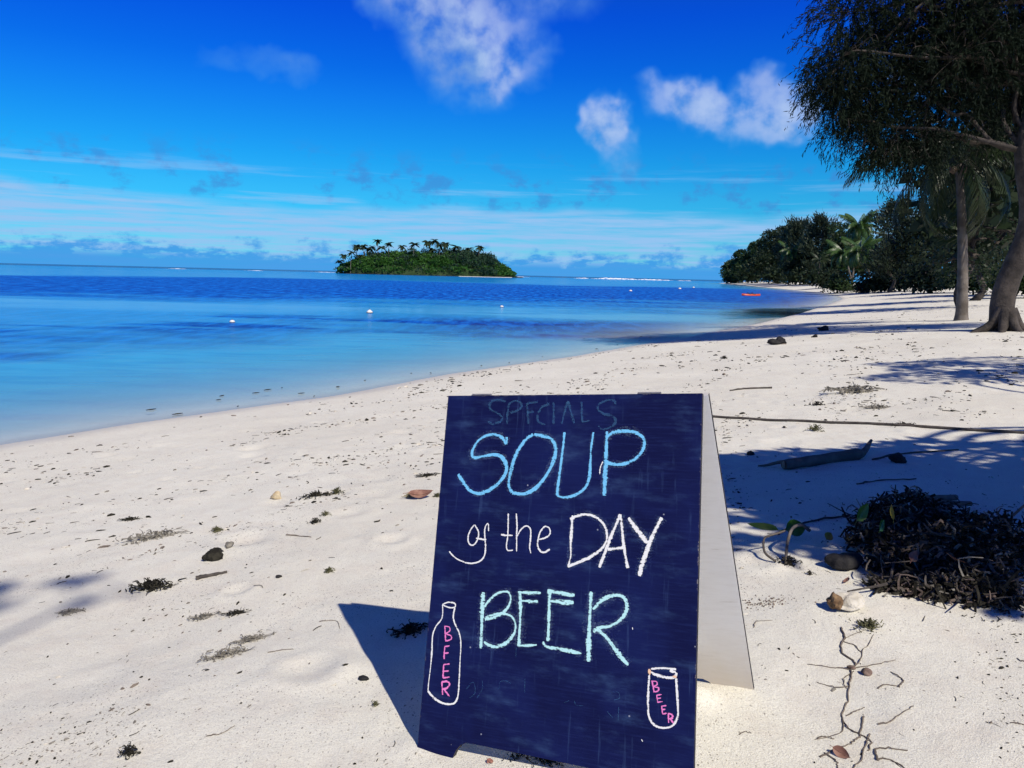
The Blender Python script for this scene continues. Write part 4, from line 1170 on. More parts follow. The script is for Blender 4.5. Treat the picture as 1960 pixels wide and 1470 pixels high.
for i, (px_, crown, dist, lab, key, nf, scl, lean) in enumerate([
    (1624, 438, 152, 'tallest green coconut palm on the point, crown clear against the sky', 'green', 34, 1.35, (0.5, 0)),
    (1600, 488, 150, 'sunlit coconut palm with a low arching crown left of the tallest one', 'green', 32, 1.25, (-2.2, 0)),
    (1632, 484, 138, 'sunlit coconut palm with yellowing skirt fronds and a slanting trunk', 'green', 38, 1.35, (-2.6, 0)),
    (1500, 484, 262, 'pale-fronded palm half hidden among the dark trees of the point', 'green', 20, 1.7, (0, 0)),
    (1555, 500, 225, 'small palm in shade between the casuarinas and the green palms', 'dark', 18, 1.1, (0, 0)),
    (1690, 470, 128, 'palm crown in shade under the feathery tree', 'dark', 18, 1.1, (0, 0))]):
    base = at((px_-980)/1450-lean[0]/dist, dist)
    hz = 509+0.0237*(px_-245)
    hh = (hz-crown)/1450*dist+2.1-base[2]
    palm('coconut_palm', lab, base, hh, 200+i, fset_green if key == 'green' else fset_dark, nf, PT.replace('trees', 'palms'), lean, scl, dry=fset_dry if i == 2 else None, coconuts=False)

for i, (px_, dist, h_, wd, mt, lab) in enumerate([
    (1395, 440, 6.0, 16, 'broad', 'rounded shrub spilling on to the sand at the tip of the point'),
    (1430, 380, 6.5, 18, 'broad_dark', 'dark shrub along the waterside next to the tip'),
    (1478, 310, 6.0, 16, 'broad_dark', 'dark shrub where the far beach begins'),
    (1520, 255, 5.0, 13, 'broad_dark', 'dark shrub on the far beach under the casuarinas'),
    (1562, 190, 4.0, 10, 'broad_dark', 'dark shrub on the far beach left of the palm trunks'),
    (1598, 140, 2.6, 7, 'broad', 'leafy shrub left of the slanting palm trunk'),
    (1643, 130, 1.3, 3, 'red_brush', 'small reddish-brown brush at the foot of the green palms'),
    (1664, 126, 2.6, 7, 'broad_dark', 'dark shrub just right of the reddish brush'),
    (1700, 125, 3.2, 8, 'broad_dark', 'dark shrub under the feathery tree'),
    (1760, 100, 3.2, 9, 'broad_dark', 'dark shrub behind the palm at the right edge'),
    (1850, 80, 3.2, 9, 'broad', 'leafy shrub under the large dark tree'),
    (1950, 60, 3.0, 8, 'broad', 'leafy shrub at the right side of the view')]):
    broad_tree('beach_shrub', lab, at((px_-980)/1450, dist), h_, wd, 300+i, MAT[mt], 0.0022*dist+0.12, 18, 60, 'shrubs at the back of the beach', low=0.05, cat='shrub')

# --- trees just outside the view whose shade falls on the sand
def shade_tree(label, base_xy, clumps, seed, leaf, per, h):
    g = np.random.default_rng(seed)
    bz = gz(*base_xy)
    o = np.array([base_xy[0], base_xy[1], bz])
    root = empty('broadleaf_tree', o)
    tag(root, label, 'tree', 'shade trees beside the path')
    tr, cr = MB(), MB()
    trunk = limb(tr, (0, 0, -0.3), (0.2, 0.1, h), 0.2, 0.08, g, 8, 0, 0.05, 8)
    for cx, cy, cz, r, n in clumps:
        c = np.array([cx, cy, cz])-o
        limb(tr, trunk[g.integers(3, 8)], c, 0.06, 0.015, g, 7, 0.06, 0.05, 5)
        clump_leaves(cr, c, (r, r, r*0.6), n, leaf, g, 0, -0.2)
    tr.build('trunk', MAT['bark'], root)
    cr.build('crown', MAT['broad_dark'], root)
def caster(sx, sy, hgt):
    """where something must hang to shade a point of the sand"""
    k = hgt/math.tan(SUN_EL)
    return (sx+k*math.sin(SUN_AZ), sy+k*math.cos(SUN_AZ), gz(sx, sy)+hgt)
cl = []
for sx, sy, hh, r, n in [(1.55, 5.0, 3.3, .42, 420), (2.1, 4.9, 3.4, .55, 520), (1.35, 4.45, 3.2, .34, 300), (1.9, 4.1, 3.3, .55, 520), (2.6, 4.4, 3.4, .6, 520), (1.55, 3.6, 3.1, .26, 170), (2.2, 3.5, 3.2, .42, 380), (1.75, 3.1, 3.1, .36, 330), (2.0, 2.75, 3.0, .3, 260),
                         (2.8, 3.6, 3.3, .5, 420), (3.1, 5.0, 3.6, .6, 520), (1.15, 3.9, 3.2, .16, 60), (1.2, 3.3, 3.1, .12, 50), (2.6, 2.9, 3.2, .4, 380),
                         (5.6, 9.9, 4.8, .75, 600), (6.6, 10.7, 5.0, .9, 700), (7.6, 11.4, 5.2, 1.0, 700), (6.6, 9.6, 5.0, .8, 600), (7.8, 10.0, 5.2, .9, 600), (6.3, 11.8, 5.0, .5, 350)]:
    cl.append((*caster(sx, sy, hh), r, n))
cl += [(*caster(x_, y_, 3.3), .45, 700) for x_, y_ in ((1.75, 4.75), (2.3, 4.45), (1.75, 4.35), (2.3, 4.0), (2.5, 4.9), (2.9, 4.2), (1.95, 3.75), (2.45, 3.3))]
shade_tree('low-branched tree outside the right of the view, shading the driftwood', (8.0, 2.2), cl, 61, 0.13, 90, 5.2)
cl = [(*caster(-1.85, 3.20, 9.5), .16, 6), (*caster(-2.15, 3.20, 9.6), .24, 22), (*caster(-2.7, 3.1, 9.8), .4, 42)]
shade_tree('tall tree behind the viewpoint, one spray shading the sand at lower left', (1.0, -8.0), cl, 62, 0.16, 90, 9.5)

# ---------------------------------------------------------------- the island
ISL = Vector((-74.0, 640.0, 0.0))
mb = MB()
n_a, n_r = 64, 14
prof = lambda q: 14.5*np.clip(1-q**3.4, 0, 1)**0.75-0.4
vv = []
for j in range(n_r+1):
    q = j/n_r
    for k in range(n_a):
        a = k*2*math.pi/n_a
        e = 1+0.05*math.sin(3*a+1)+0.03*math.sin(7*a)
        vv.append((73*q*e*math.cos(a), 34*q*e*math.sin(a), prof(np.array(q))+0.5*math.sin(5*a+q*9)*q*(1-q)))
ff = [(j*n_a+k, (j+1)*n_a+k, (j+1)*n_a+(k+1) % n_a, j*n_a+(k+1) % n_a) for j in range(n_r) for k in range(n_a)]
mb.add(vv, ff)
o = mb.build('island', MAT['hill'], smooth=True)
o.location = ISL
tag(o, kind='structure')
mb = MB()
for k in range(90):
    a = k*2*math.pi/90
    mb.lump((75*math.cos(a)*(1+.05*math.sin(3*a+1)), 35.5*math.sin(a)*(1+.05*math.sin(3*a+1)), 0.1), (2.2, 1.6, 0.45), 0, 0.3, k, 1)
o = mb.build('island_shore_rock', MAT['basalt'])
o.location = ISL
tag(o, 'dark rock rim round the foot of the island', 'rocks', kind='stuff')
mb = MB()
vv = [(x, -35.4-0.0*x+y, z) for x in np.linspace(30, 72, 20) for y, z in ((-2.2*max(0, 1-((x-51)/21)**2)-0.2, 0.02), (2.0, 0.3))]
ff = [(2*k, 2*k+2, 2*k+3, 2*k+1) for k in range(19)]
mb.add(vv, ff)
o = mb.build('island_beach', MAT['sand'])
o.location = ISL
tag(o, kind='structure')

g = np.random.default_rng(77)
def isl_z(x, y):
    q = math.hypot(x/73, y/34)
    return float(prof(np.array(min(q, 1.0))))
green, dark = MB(), MB()
for k in range(1300):
    a, q = g.uniform(0, 6.283), g.uniform(0, 1)**0.42*0.995
    x, y = 73*q*math.cos(a), 34*q*math.sin(a)
    if y > 18:
        continue
    right = sstep(np.array(x), 5, 40)
    r = g.uniform(1.8, 4.4)*(1+0.45*right*g.uniform(0.3, 1))
    z = isl_z(x, y)*g.uniform(0.86, 1.06)+r*g.uniform(0.1, 0.6)
    edge_ = max(0.4, 1-q**6)
    tgt = dark if g.uniform() < 0.12+0.72*right and x < 58 else green
    hgt = r*(0.75 if tgt is green else 1.15)*edge_
    if tgt is dark:
        z += g.uniform(0, 2.6)*edge_
    clump_leaves(tgt, (x, y, z), (r, r, hgt), 60, 1.5, g, 0, 0.4)
o = green.build('island_scrub', MAT['scrub']); o.location = ISL
tag(o, 'bright green scrub covering the island hill', 'scrub', kind='stuff')
o = dark.build('island_wood', MAT['scrub_dark']); o.location = ISL
tag(o, 'darker blue-green wood on the right half of the island', 'wood', kind='stuff')

def island_palm_crown(seed):
    g = np.random.default_rng(seed)
    mb = MB()
    for k in range(15):
        a = k*2.4+g.uniform(-.2, .2)
        el = g.uniform(-0.5, 0.9)
        L = g.uniform(3.0, 3.9)
        t = np.linspace(0, 1, 6)
        x = L*t*np.cos(el*(1-t*0.5))
        z = L*(np.sin(el)*t-0.55*t*t)
        p = np.c_[x*math.cos(a), x*math.sin(a), z]
        wd = np.array([0.2, 0.75, 0.85, 0.75, 0.5, 0.05])
        side = np.array([-math.sin(a), math.cos(a), 0])
        v = np.concatenate([p, p+side*wd[:, None]+[0, 0, -1]*wd[:, None]*0.5, p-side*wd[:, None]+[0, 0, -1]*wd[:, None]*0.5])
        i = np.arange(5)
        mb.add(v, np.concatenate([np.stack([i, i+1, i+7, i+6], 1), np.stack([i, i+12, i+13, i+1], 1)]))
    return mesh_np('crown', np.concatenate(mb.v), np.concatenate(mb.f), MAT['frond_dark'])
crowns = [island_palm_crown(s) for s in range(4)]
ORD = ['first', 'second', 'third', 'fourth', 'fifth', 'sixth', 'seventh', 'eighth', 'ninth', 'tenth', 'eleventh', 'twelfth', 'thirteenth', 'fourteenth', 'fifteenth', 'sixteenth', 'seventeenth', 'eighteenth', 'nineteenth', 'twentieth', 'twenty-first', 'twenty-second']
ip = sorted([(652, 500), (661, 489), (673, 483), (684, 471), (690, 490), (699, 471), (708, 476), (716, 473), (725, 462), (733, 474), (745, 467), (771, 472), (792, 468), (817, 464), (827, 478), (833, 461), (841, 470), (854, 467), (871, 473), (884, 482), (894, 477), (915, 473)])
g = np.random.default_rng(5)
for k, (px_, py_) in enumerate(ip):
    yy = float(g.uniform(-22, 8)) if px_ > 665 else float(g.uniform(-12, 0))
    dist = 640+yy
    x = (px_-980-4)/1450*dist-ISL.x
    hz = 509+0.0237*(px_-245)
    zc = (hz-py_)/1450*dist+2.1
    zb = isl_z(x, yy)
    root = empty('coconut_palm', (ISL.x+x, dist, zb))
    tag(root, 'small coconut palm on the island, %s from the left' % ORD[k], 'palm tree', 'palms standing above the island scrub')
    mb = MB()
    lx = float(g.uniform(-1, 1))
    t = np.linspace(0, 1, 6)
    mb.tube(np.c_[lx*t**2, 0*t, (zc-zb)*t], np.linspace(0.30, 0.2, 6), 5)
    mb.build('trunk', MAT['palm_trunk'], root)
    c = link('crown', crowns[k % 4], root)
    c.location = (lx, 0, zc-zb)
    c.rotation_euler = (0, 0, float(g.uniform(0, 6.28)))
    s = float(g.uniform(1.2, 1.6))
    c.scale = (s, s, s)

# ---------------------------------------------------------------- surf on the reef
for k, (x0, x1, hh, lab) in enumerate([(940, 1002, 1.3, 'line of surf just right of the island'), (1098, 1116, 1.6, 'short patch of surf on the reef'),
                                       (1130, 1215, 3.0, 'tallest white breaker on the far reef'), (1205, 1275, 1.9, 'long low breaker right of the tallest one'), (1292, 1312, 1.0, 'faint fleck of surf towards the point'),
                                       (326, 352, 1.0, 'faint fleck of surf on the left horizon'), (475, 500, 0.8, 'second faint fleck of surf on the left horizon'), (600, 640, 0.8, 'thin line of surf left of the island')]):
    g = np.random.default_rng(500+k)
    d = 930.0
    mb = MB()
    xs = np.linspace((x0-980)/1450*d, (x1-980)/1450*d, max(8, (x1-x0)//2))
    for i, x in enumerate(xs):
        u = i/(len(xs)-1)
        env = max(0.12, math.sin(math.pi*u)**0.6)*hh*0.40
        mb.lump((x, d+g.uniform(-3, 3), 0.0), (3.2, 3.0, env*g.uniform(0.5, 1.05)), 0, 0.35, 900+i, 1, 0.3)
    o = mb.build('surf', MAT['foam'], smooth=True)
    tag(o, lab, 'surf', 'breakers on the reef')

# ---------------------------------------------------------------- moored things
def buoy(x, y, r, label, cone=False):
    root = empty('mooring_buoy', (x, y, 0))
    tag(root, label, 'buoy', 'mooring buoys in the lagoon')
    v, f = ICO[2]
    q = v/np.linalg.norm(v, axis=1)[:, None]
    mb = MB()
    up = q.copy()
    up[:, 2] = np.maximum(up[:, 2], -0.12)
    if cone:
        k = np.clip(up[:, 2], 0, 1)
        up[:, :2] *= (1-0.45*k**1.5)[:, None]
        up[:, 2] *= 1.15
    mb.add(up*r*np.array([1, 1, 0.8])+np.array([0, 0, r*0.16]), f)
    mb.build('float', MAT['buoy_white'], root, True)
    mb = MB()
    lo = q*np.array([1.015, 1.015, 1.0])
    lo[:, 2] = np.clip(lo[:, 2], -1.0, 0.02)*1.0
    mb.add(lo*r+np.array([0, 0, r*0.20]), f)
    mb.build('hull', MAT['buoy_dark'], root, True)
    mb = MB()
    th = np.linspace(0, math.pi, 8)
    top = r*(0.16+0.8*(1.15 if cone else 0.98))
    mb.tube(np.c_[0.22*r*np.cos(th), 0*th, top+0.30*r*np.sin(th)], 0.05*r, 5)
    mb.build('ring', MAT['buoy_dark'], root)
for px_, py_, wpx, lab, cone in [(442, 616, 10, 'white buoy nearest the left, sitting low in the light water', False), (705, 598, 12, 'white pear-shaped buoy with a dark waterline below the island', True),
                                 (957, 587, 7, 'small white buoy right of the pear-shaped one', False), (1201, 557, 6, 'small white buoy below the breakers', False),
                                 (1294, 553, 6, 'far white buoy, left of the pair nearest the point', False), (1320, 550.5, 4.5, 'far white buoy, right of the pair nearest the point', False)]:
    hz = 509+0.0237*(px_-245)
    d = 2.1/((py_-hz)/1450)
    buoy((px_-980)/1450*d, d, wpx/1450*d/2, lab, cone)

def make_kayak(x, y, rz):
    root = empty('kayak', (x, y, 0))
    root.rotation_euler = (0, 0, rz)
    tag(root, 'orange-red sit-on kayak floating at its mooring off the point', 'kayak')
    L, W = 2.9, 0.36
    mb = MB()
    n, m = 17, 10
    v = []
    for i in range(n):
        t = -1+2*i/(n-1)
        wd = W*(max(0.0, 1-abs(t)**2.6))**0.62+0.012
        keel = -0.16+0.12*abs(t)**3
        deck = 0.20+0.05*abs(t)**2.2
        for j in range(m):
            a = j*2*math.pi/m
            cy, cz = math.cos(a), math.sin(a)
            z = (deck if cz > 0 else -keel)*cz if cz > 0 else keel*-cz
            v.append((t*L/2, wd*math.copysign(abs(cy)**0.7, cy), 0.06+z))
    f = [(i*m+j, (i+1)*m+j, (i+1)*m+(j+1) % m, i*m+(j+1) % m) for i in range(n-1) for j in range(m)]
    mb.add(v, f)
    for e in (0, n-1):
        c = np.mean(np.array(v[e*m:(e+1)*m]), 0)
        mb.add(np.vstack([v[e*m:(e+1)*m], c]), [(j, (j+1) % m, m) for j in range(m)])
    mb.build('hull', MAT['kayak'], root, True)
    for sx in (-0.30, 0.42):
        mb = MB()
        mb.lump((sx, 0, 0.24), (0.30, 0.30, 0.10), 0, 0.02, 3, 2)
        mb.build('seat_well', MAT['kayak_dark'], root, True)
        mb = MB()
        th = np.linspace(0.2, math.pi-0.2, 9)
        mb.tube(np.c_[np.full(9, sx-0.24), 0.24*np.cos(th), 0.25+0.2*np.sin(th)], 0.035, 6)
        mb.build('backrest', MAT['kayak_dark'], root, True)
    mb = MB()
    mb.tube([(-0.9, 0.12, 0.31), (0.95, -0.1, 0.31)], 0.016, 6)
    for sx, sy in ((-1.0, 0.13), (1.05, -0.11)):
        mb.lump((sx, sy, 0.31), (0.2, 0.07, 0.02), 0, 0.02, 4, 1)
    mb.build('paddle', MAT['kayak_dark'], root)
make_kayak(33.2, 107.0, R(14))


# ---------------------------------------------------------------- things lying on the sand
def seaweed(name, label, x, y, size, seed, mat, flat=0.35, n=70, stretch=1.0, rz=0.0, group='dried seaweed scattered on the sand', cat='seaweed', thick=0.030, leafy=0.0):
    g = np.random.default_rng(seed)
    z = gz(x, y)
    mb = MB()
    c, s = math.cos(rz), math.sin(rz)
    for k in range(n):
        r = abs(g.normal())*0.26
        a = g.uniform(0, 6.283)
        p0 = np.array([r*math.cos(a)*stretch, r*math.sin(a), max(0, g.uniform(0, flat)*(1-r*1.3))])*size
        d = rand_dirs(g, 1)[0]*np.array([1, 1, 0.6])
        L = size*g.uniform(0.12, 0.30)
        bend = rand_dirs(g, 1)[0]*L*0.4
        pts = catmull([p0, p0+d*L*0.5+bend, p0+d*L], 3)
        pts[:, 2] = np.maximum(pts[:, 2], -0.002)
        rot = np.c_[pts[:, 0]*c-pts[:, 1]*s, pts[:, 0]*s+pts[:, 1]*c, pts[:, 2]]
        mb.tube(rot, size*thick*g.uniform(0.6, 1.3)*np.linspace(1, 0.45, len(pts)), 3)
    for k in range(7 if stretch >= 1.5 else 0):
        t = np.linspace(-1, 1, 7)*g.uniform(0.5, 1)
        q = np.c_[t*stretch*0.55, g.normal(size=7)*0.12, 0.02+0.05*np.abs(g.normal(size=7))]*size
        q = catmull(np.c_[q[:, 0]*c-q[:, 1]*s, q[:, 0]*s+q[:, 1]*c, q[:, 2]], 3)
        mb.tube(q, size*thick*0.35, 3)
    for k in range(int(n*0.25)):
        r = abs(g.normal())*0.22
        a = g.uniform(0, 6.283)
        p = np.array([r*math.cos(a)*stretch*c-r*math.sin(a)*s, r*math.cos(a)*stretch*s+r*math.sin(a)*c, g.uniform(0, flat*0.7)*max(0.1, 1-r*1.6)])*size
        mb.lump(p, size*g.uniform(0.03, 0.07), 0, 0.3, int(g.integers(0, 999)), 0)
    o = mb.build(name, mat)
    o.location = (x, y, z)
    return tag(o, label, cat, group)

def stone(name, label, x, y, r, seed, mat, cat='stone', group=None, rough=0.28, sub=2, sink=0.25, rz=0.0):
    mb = MB()
    mb.lump((0, 0, 0), r, 0, rough, seed, sub, 0.6)
    o = mb.build(name, mat, smooth=sub > 2)
    rr = np.broadcast_to(np.asarray(r, float), (3,))
    o.location = (x, y, gz(x, y)+rr[2]*(1-sink)*0.6)
    o.rotation_euler = (0, 0, rz)
    return tag(o, label, cat, group)

def ground_tube(name, label, pts, r0, r1, mat, cat='twig', group=None, lift=0.0, sides=6, seed=0, wob=0.0, extra=()):
    """stick or vine lying on the sand; pts in plan, third value an extra lift"""
    g = np.random.default_rng(seed)
    p = np.array([(q[0], q[1], (q[2] if len(q) > 2 else 0.0)) for q in pts], float)
    p = catmull(p, 6)
    if wob:
        p[1:-1] += g.normal(size=(len(p)-2, 3))*wob
    h = height(p[:, 0], p[:, 1])
    rr = np.linspace(r0, r1, len(p))
    p[:, 2] = h+np.maximum(p[:, 2], 0)+rr*0.7+lift
    o0 = p[0].copy()
    mb = MB()
    mb.tube(p-o0, rr*(1+0.12*g.normal(size=len(p))*(wob > 0)), sides)
    for e in extra:
        q = np.array([(a[0], a[1], (a[2] if len(a) > 2 else 0.0)) for a in e], float)
        q = catmull(q, 5)
        q[1:-1] += g.normal(size=(len(q)-2, 3))*wob
        q[:, 2] = height(q[:, 0], q[:, 1])+np.maximum(q[:, 2], 0)+r1*0.7+lift
        mb.tube(q-o0, np.linspace((r0+r1)*0.4, r1*0.6, len(q)), max(4, sides-1))
    o = mb.build(name, mat, smooth=sides > 5)
    o.location = o0
    return tag(o, label, cat, group)

def leaf(name, label, x, y, L, W, rz, tilt, mat, seed=0, lift=0.01, group='fallen leaves beside the seaweed heap', curl=0.25):
    mb = MB()
    n = 9
    v = []
    for i in range(n):
        t = i/(n-1)
        wd = W/2*math.sin(math.pi*t**0.8)**0.8+0.0004
        for c in (-1, -0.5, 0, 0.5, 1):
            v.append((L*t, wd*c, curl*L*(t-0.5)**2+0.35*wd*c*c))
    f = [(i*5+j, (i+1)*5+j, (i+1)*5+j+1, i*5+j+1) for i in range(n-1) for j in range(4)]
    mb.add(v, f)
    mb.tube([(-L*0.2, 0, curl*L*0.25), (0, 0, curl*L*0.25), (L*0.5, 0, 0.0006), (L*0.97, 0, curl*L*0.22)], [L*0.016, L*0.014, L*0.010, L*0.004], 4)
    o = mb.build(name, mat, smooth=True)
    o.location = (x, y, gz(x, y)+lift)
    o.rotation_euler = (tilt[0], tilt[1], rz)
    return tag(o, label, 'leaf', group)

W_, WO, WP = MAT['weed'], MAT['weed_olive'], MAT['weed_pale']
SHORE_RZ = math.atan2(0.84, 0.54)
seaweed('seaweed_clump', 'large black seaweed clump in the soft shade at far left', -1.605, 3.26, 0.13, 1, W_, 0.30, 150, 1.5, 0.1)
stone('coral_lump', 'largest of three dark coral lumps in a row on the left sand', -1.490, 3.63, (0.032, 0.027, 0.030), 2, MAT['weed'], 'coral', 'dark coral lumps on the left sand', 0.4)
stone('coral_lump', 'middle of three dark coral lumps in a row on the left sand', -1.500, 3.74, (0.024, 0.016, 0.015), 3, MAT['basalt'], 'coral', 'dark coral lumps on the left sand', 0.3)
stone('coral_lump', 'smallest and farthest of three dark coral lumps in a row', -1.455, 3.79, (0.018, 0.015, 0.016), 4, MAT['weed_pale'], 'coral', 'dark coral lumps on the left sand', 0.4)
ground_tube('stick', 'short thick dark stick on the left sand beside the black clump', [(-1.440, 3.335), (-1.385, 3.37), (-1.322, 3.405)], 0.0105, 0.006, MAT['stick'], 'stick', sides=7, seed=2, wob=0.001)
for i, (x, y, s, m, lab, st, rz) in enumerate([
    (-1.672, 4.165, .075, WO, 'small olive seaweed tuft left of the tan shell, nearer the camera', 1.0, 0), (-1.165, 4.95, .10, WO, 'olive seaweed mound beside a flat strand, right of the tan shell', 1.1, 0.3),
    (-1.275, 4.85, .13, W_, 'flat seaweed strand running left from the olive mound', 1.9, 0.4), (-1.119, 4.217, .072, W_, 'nearer of two touching seaweed tufts below the olive mound', 1.2, 0.4), (-1.088, 4.345, .062, WO, 'farther of two touching seaweed tufts below the olive mound', 1.2, 0.4),
    (-0.455, 4.67, .07, WO, 'little olive seaweed tuft touching the left edge of the chalkboard', 1.0, 0), (-1.218, 2.897, .09, WP, 'greyish seaweed mat left of the board shadow, first of a pair', 1.6, 0.3), (-1.094, 2.905, .075, W_, 'dark seaweed mat left of the board shadow, second of a pair', 1.7, 0.2),
    (-0.817, 3.318, .055, WO, 'round olive seaweed tuft alone above the board shadow', 1.0, 0), (-0.348, 2.60, .12, W_, 'seaweed sprig lying inside the board shadow', 1.5, 0.5), (-0.593, 5.365, .10, W_, 'dark curved seaweed strip near the top left of the board', 2.0, 0.5),
    (-1.987, 4.107, .17, WP, 'pale stranded seaweed line at far left above the black clump', 2.2, 0.5), (-2.367, 4.564, .09, W_, 'dark seaweed scrap at the left edge of the photo', 1.6, 0.2), (-0.931, 2.629, .085, WP, 'thin grey seaweed scraps left of the shadow tip', 2.0, 0.5),
    (-0.977, 2.485, .10, WP, 'loose fibrous seaweed near the lower left sand', 1.9, 0.5), (-1.012, 1.889, .06, W_, 'dark seaweed knot in the lower left corner', 1.1, 0.2), (-0.380, 2.069, .035, WO, 'tiny green sprig left of the board foot', 1.0, 0),
    (0.036, 1.775, .045, W_, 'left of two seaweed tufts under the board cut-out', 1.4, 0.2), (0.115, 1.750, .06, W_, 'right of two seaweed tufts under the board cut-out', 1.7, -0.2), (3.248, 7.934, .12, W_, 'dark seaweed tuft on bright sand right of the board top', 1.3, 0.1),
    (2.576, 6.304, .13, WO, 'knobbly seaweed tuft above the driftwood log', 1.2, 0.2), (3.701, 7.558, .18, WP, 'flat seaweed patch near the right edge above the thin pole', 2.0, 0.1), (4.105, 8.924, .42, WP, 'long streak of dried weed leading into the shade at right', 2.6, 0.25),
    (3.35, 6.36, .12, W_, 'seaweed patch lying against the right end of the thin pole', 1.8, 0.1), (4.363, 15.521, .15, W_, 'dark seaweed lump on the bright sand beyond the board', 1.2, 0.0), (-1.84, 3.02, .07, WP, 'pale seaweed wisps just below the black clump', 1.6, 0.3),
    (1.216, 2.404, .085, WO, 'olive branching seaweed tuft right of the pale coral stone', 1.3, 0.2), (1.177, 3.045, .085, W_, 'dark seaweed head at the root of the bent green-leaved stem', 1.1, 0.3), (0.99, 3.30, .07, WP, 'grey tangle behind the rear leg of the board', 1.5, 0.2),
    (1.225, 2.933, .045, W_, 'small black knot between the bent stem and the heap', 1.0, 0.4)]):
    seaweed('seaweed_clump', lab, x, y, s, 400+i, m, 0.38 if st < 1.5 else 0.16, 85 if s > 0.05 else 45, st, rz)

stone('tan_shell', 'tan weathered shell standing out on the left sand', -1.556, 4.886, (0.036, 0.028, 0.034), 9, MAT['shell'], 'shell', None, 0.2)
leaf('dead_leaf', 'curled reddish dead leaf left of the chalkboard', -0.64, 4.65, 0.16, 0.075, 0.12, (0.5, -0.1), MAT['dead_leaf'], 1, 0.018, None, 0.8)
seaweed('seaweed_clump', 'straw-coloured weed under the curled reddish leaf', -0.635, 4.70, 0.09, 477, MAT['straw'], 0.4, 70, 1.2)
stone('dark_pebble', 'dark crab-like pebble just left of the board shadow edge', -0.442, 2.228, (0.013, 0.009, 0.008), 11, MAT['basalt'], 'pebble', None, 0.4, 1)
stone('dark_pebble', 'small dark pebble alone on sand above the shadow tip', -1.041, 3.274, (0.013, 0.010, 0.008), 12, MAT['basalt'], 'pebble', None, 0.4, 1)
stone('red_pebble', 'small reddish pebble under the board cut-out', -0.034, 1.762, (0.0085, 0.0075, 0.007), 13, MAT['red_pebble'], 'pebble', None, 0.2, 2)
# right-hand side
mb = MB()
mb.lump((-0.08, 0, 0.04), (0.17, 0.13, 0.09), 0, 0.22, 31, 2, 0.5)
mb.lump((0.12, 0.02, 0.07), (0.13, 0.12, 0.11), 0, 0.25, 32, 2, 0.5)
o = mb.build('rock', MAT['basalt'])
o.location = (6.80, 19.6, gz(6.8, 19.6))
tag(o, 'largest black rock on the bright sand before the tree shadow', 'rock', 'black rocks on the far sand')
stone('rock', 'black rock lying inside the tree shadow', 10.56, 26.0, (0.15, 0.12, 0.11), 33, MAT['basalt'], 'rock', 'black rocks on the far sand', 0.3)
stone('rock', 'small black rock at the lower edge of the tree shadow', 8.7, 21.9, (0.10, 0.08, 0.07), 34, MAT['basalt'], 'rock', 'black rocks on the far sand', 0.3)
stone('rock', 'dark rock at the right edge of the photo beside the log', 2.60, 4.95, (0.045, 0.04, 0.035), 35, MAT['basalt'], 'rock', None, 0.3)
stone('rock', 'small dark stone in the shade right of the board top', 1.740, 5.42, (0.026, 0.018, 0.020), 36, MAT['basalt'], 'rock', None, 0.35, 1)
ground_tube('stick', 'long bleached stick lying across the sand right of the board top', [(2.85, 9.80), (3.1, 9.9), (3.42, 9.87)], 0.012, 0.016, MAT['stick'], 'stick', None, 0, 5, 5, 0.006)
ground_tube('pole', 'long thin straight dark pole lying on the sand right of the board', [(1.55, 7.78), (1.998, 7.40), (2.699, 6.83), (3.276, 6.34), (4.2, 5.56)], 0.014, 0.014, MAT['stick'], 'pole', None, 0, 6, 6, 0.0)

# driftwood log with a snapped end and a side branch
def driftwood():
    a, b = np.array([1.80, 4.86]), np.array([2.43, 5.12])
    o0 = np.array([a[0], a[1], gz(*a)])
    root = empty('driftwood_log', o0)
    tag(root, 'thick driftwood log lying in the shade right of the board', 'log')
    mb = MB()
    t = np.linspace(0, 1, 14)
    p = np.c_[a[0]+(b[0]-a[0])*t, a[1]+(b[1]-a[1])*t, np.zeros(14)]
    hb = np.array([gz(q[0], q[1]) for q in p])
    p[:, 2] = np.interp(t, [0, 1], [hb[0], hb[-1]])+0.036
    rr = np.interp(t, [0, 0.05, 0.5, 0.93, 1], [0.031, 0.035, 0.036, 0.041, 0.028])
    rr *= 1+0.05*np.sin(t*23)
    mb.tube(p-o0, rr, 12)
    mb.build('trunk', MAT['drift'], root, True)
    mb = MB()
    mb.lump(p[0]-o0-np.array([0.004, 0.002, 0]), (0.006, 0.024, 0.024), 0, 0.1, 2, 1)
    mb.build('sawn_end', MAT['drift_end'], root)
    mb = MB()
    q = np.array([p[1], p[1]+[-0.04, 0.05, 0.0], [1.735, 4.99, gz(1.735, 4.99)+0.015], [1.68, 5.01, gz(1.68, 5.01)+0.01]])
    mb.tube(catmull(q-o0, 4), np.linspace(0.017, 0.005, 13), 7)
    mb.build('splinter', MAT['drift'], root, True)
    mb = MB()
    q = np.array([p[-1], [2.52, 5.25, p[-1][2]+0.01], [2.57, 5.33, p[-1][2]+0.02], [2.62, 5.40, p[-1][2]+0.035]])
    mb.tube(catmull(q-o0, 4), np.linspace(0.024, 0.011, 13), 8)
    mb.build('branch', MAT['drift'], root, True)
driftwood()
ground_tube('branch', 'thin branch running out to the right of the log', [(2.47, 5.05), (2.75, 5.2), (3.2, 5.3)], 0.008, 0.006, MAT['stick'], 'branch', None, 0, 5, 7, 0.004)
ground_tube('branch', 'thin crooked twig on the shaded sand below the log', [(2.05, 4.35), (2.2, 4.42), (2.45, 4.45)], 0.005, 0.004, MAT['stick'], 'branch', None, 0, 5, 8, 0.003)
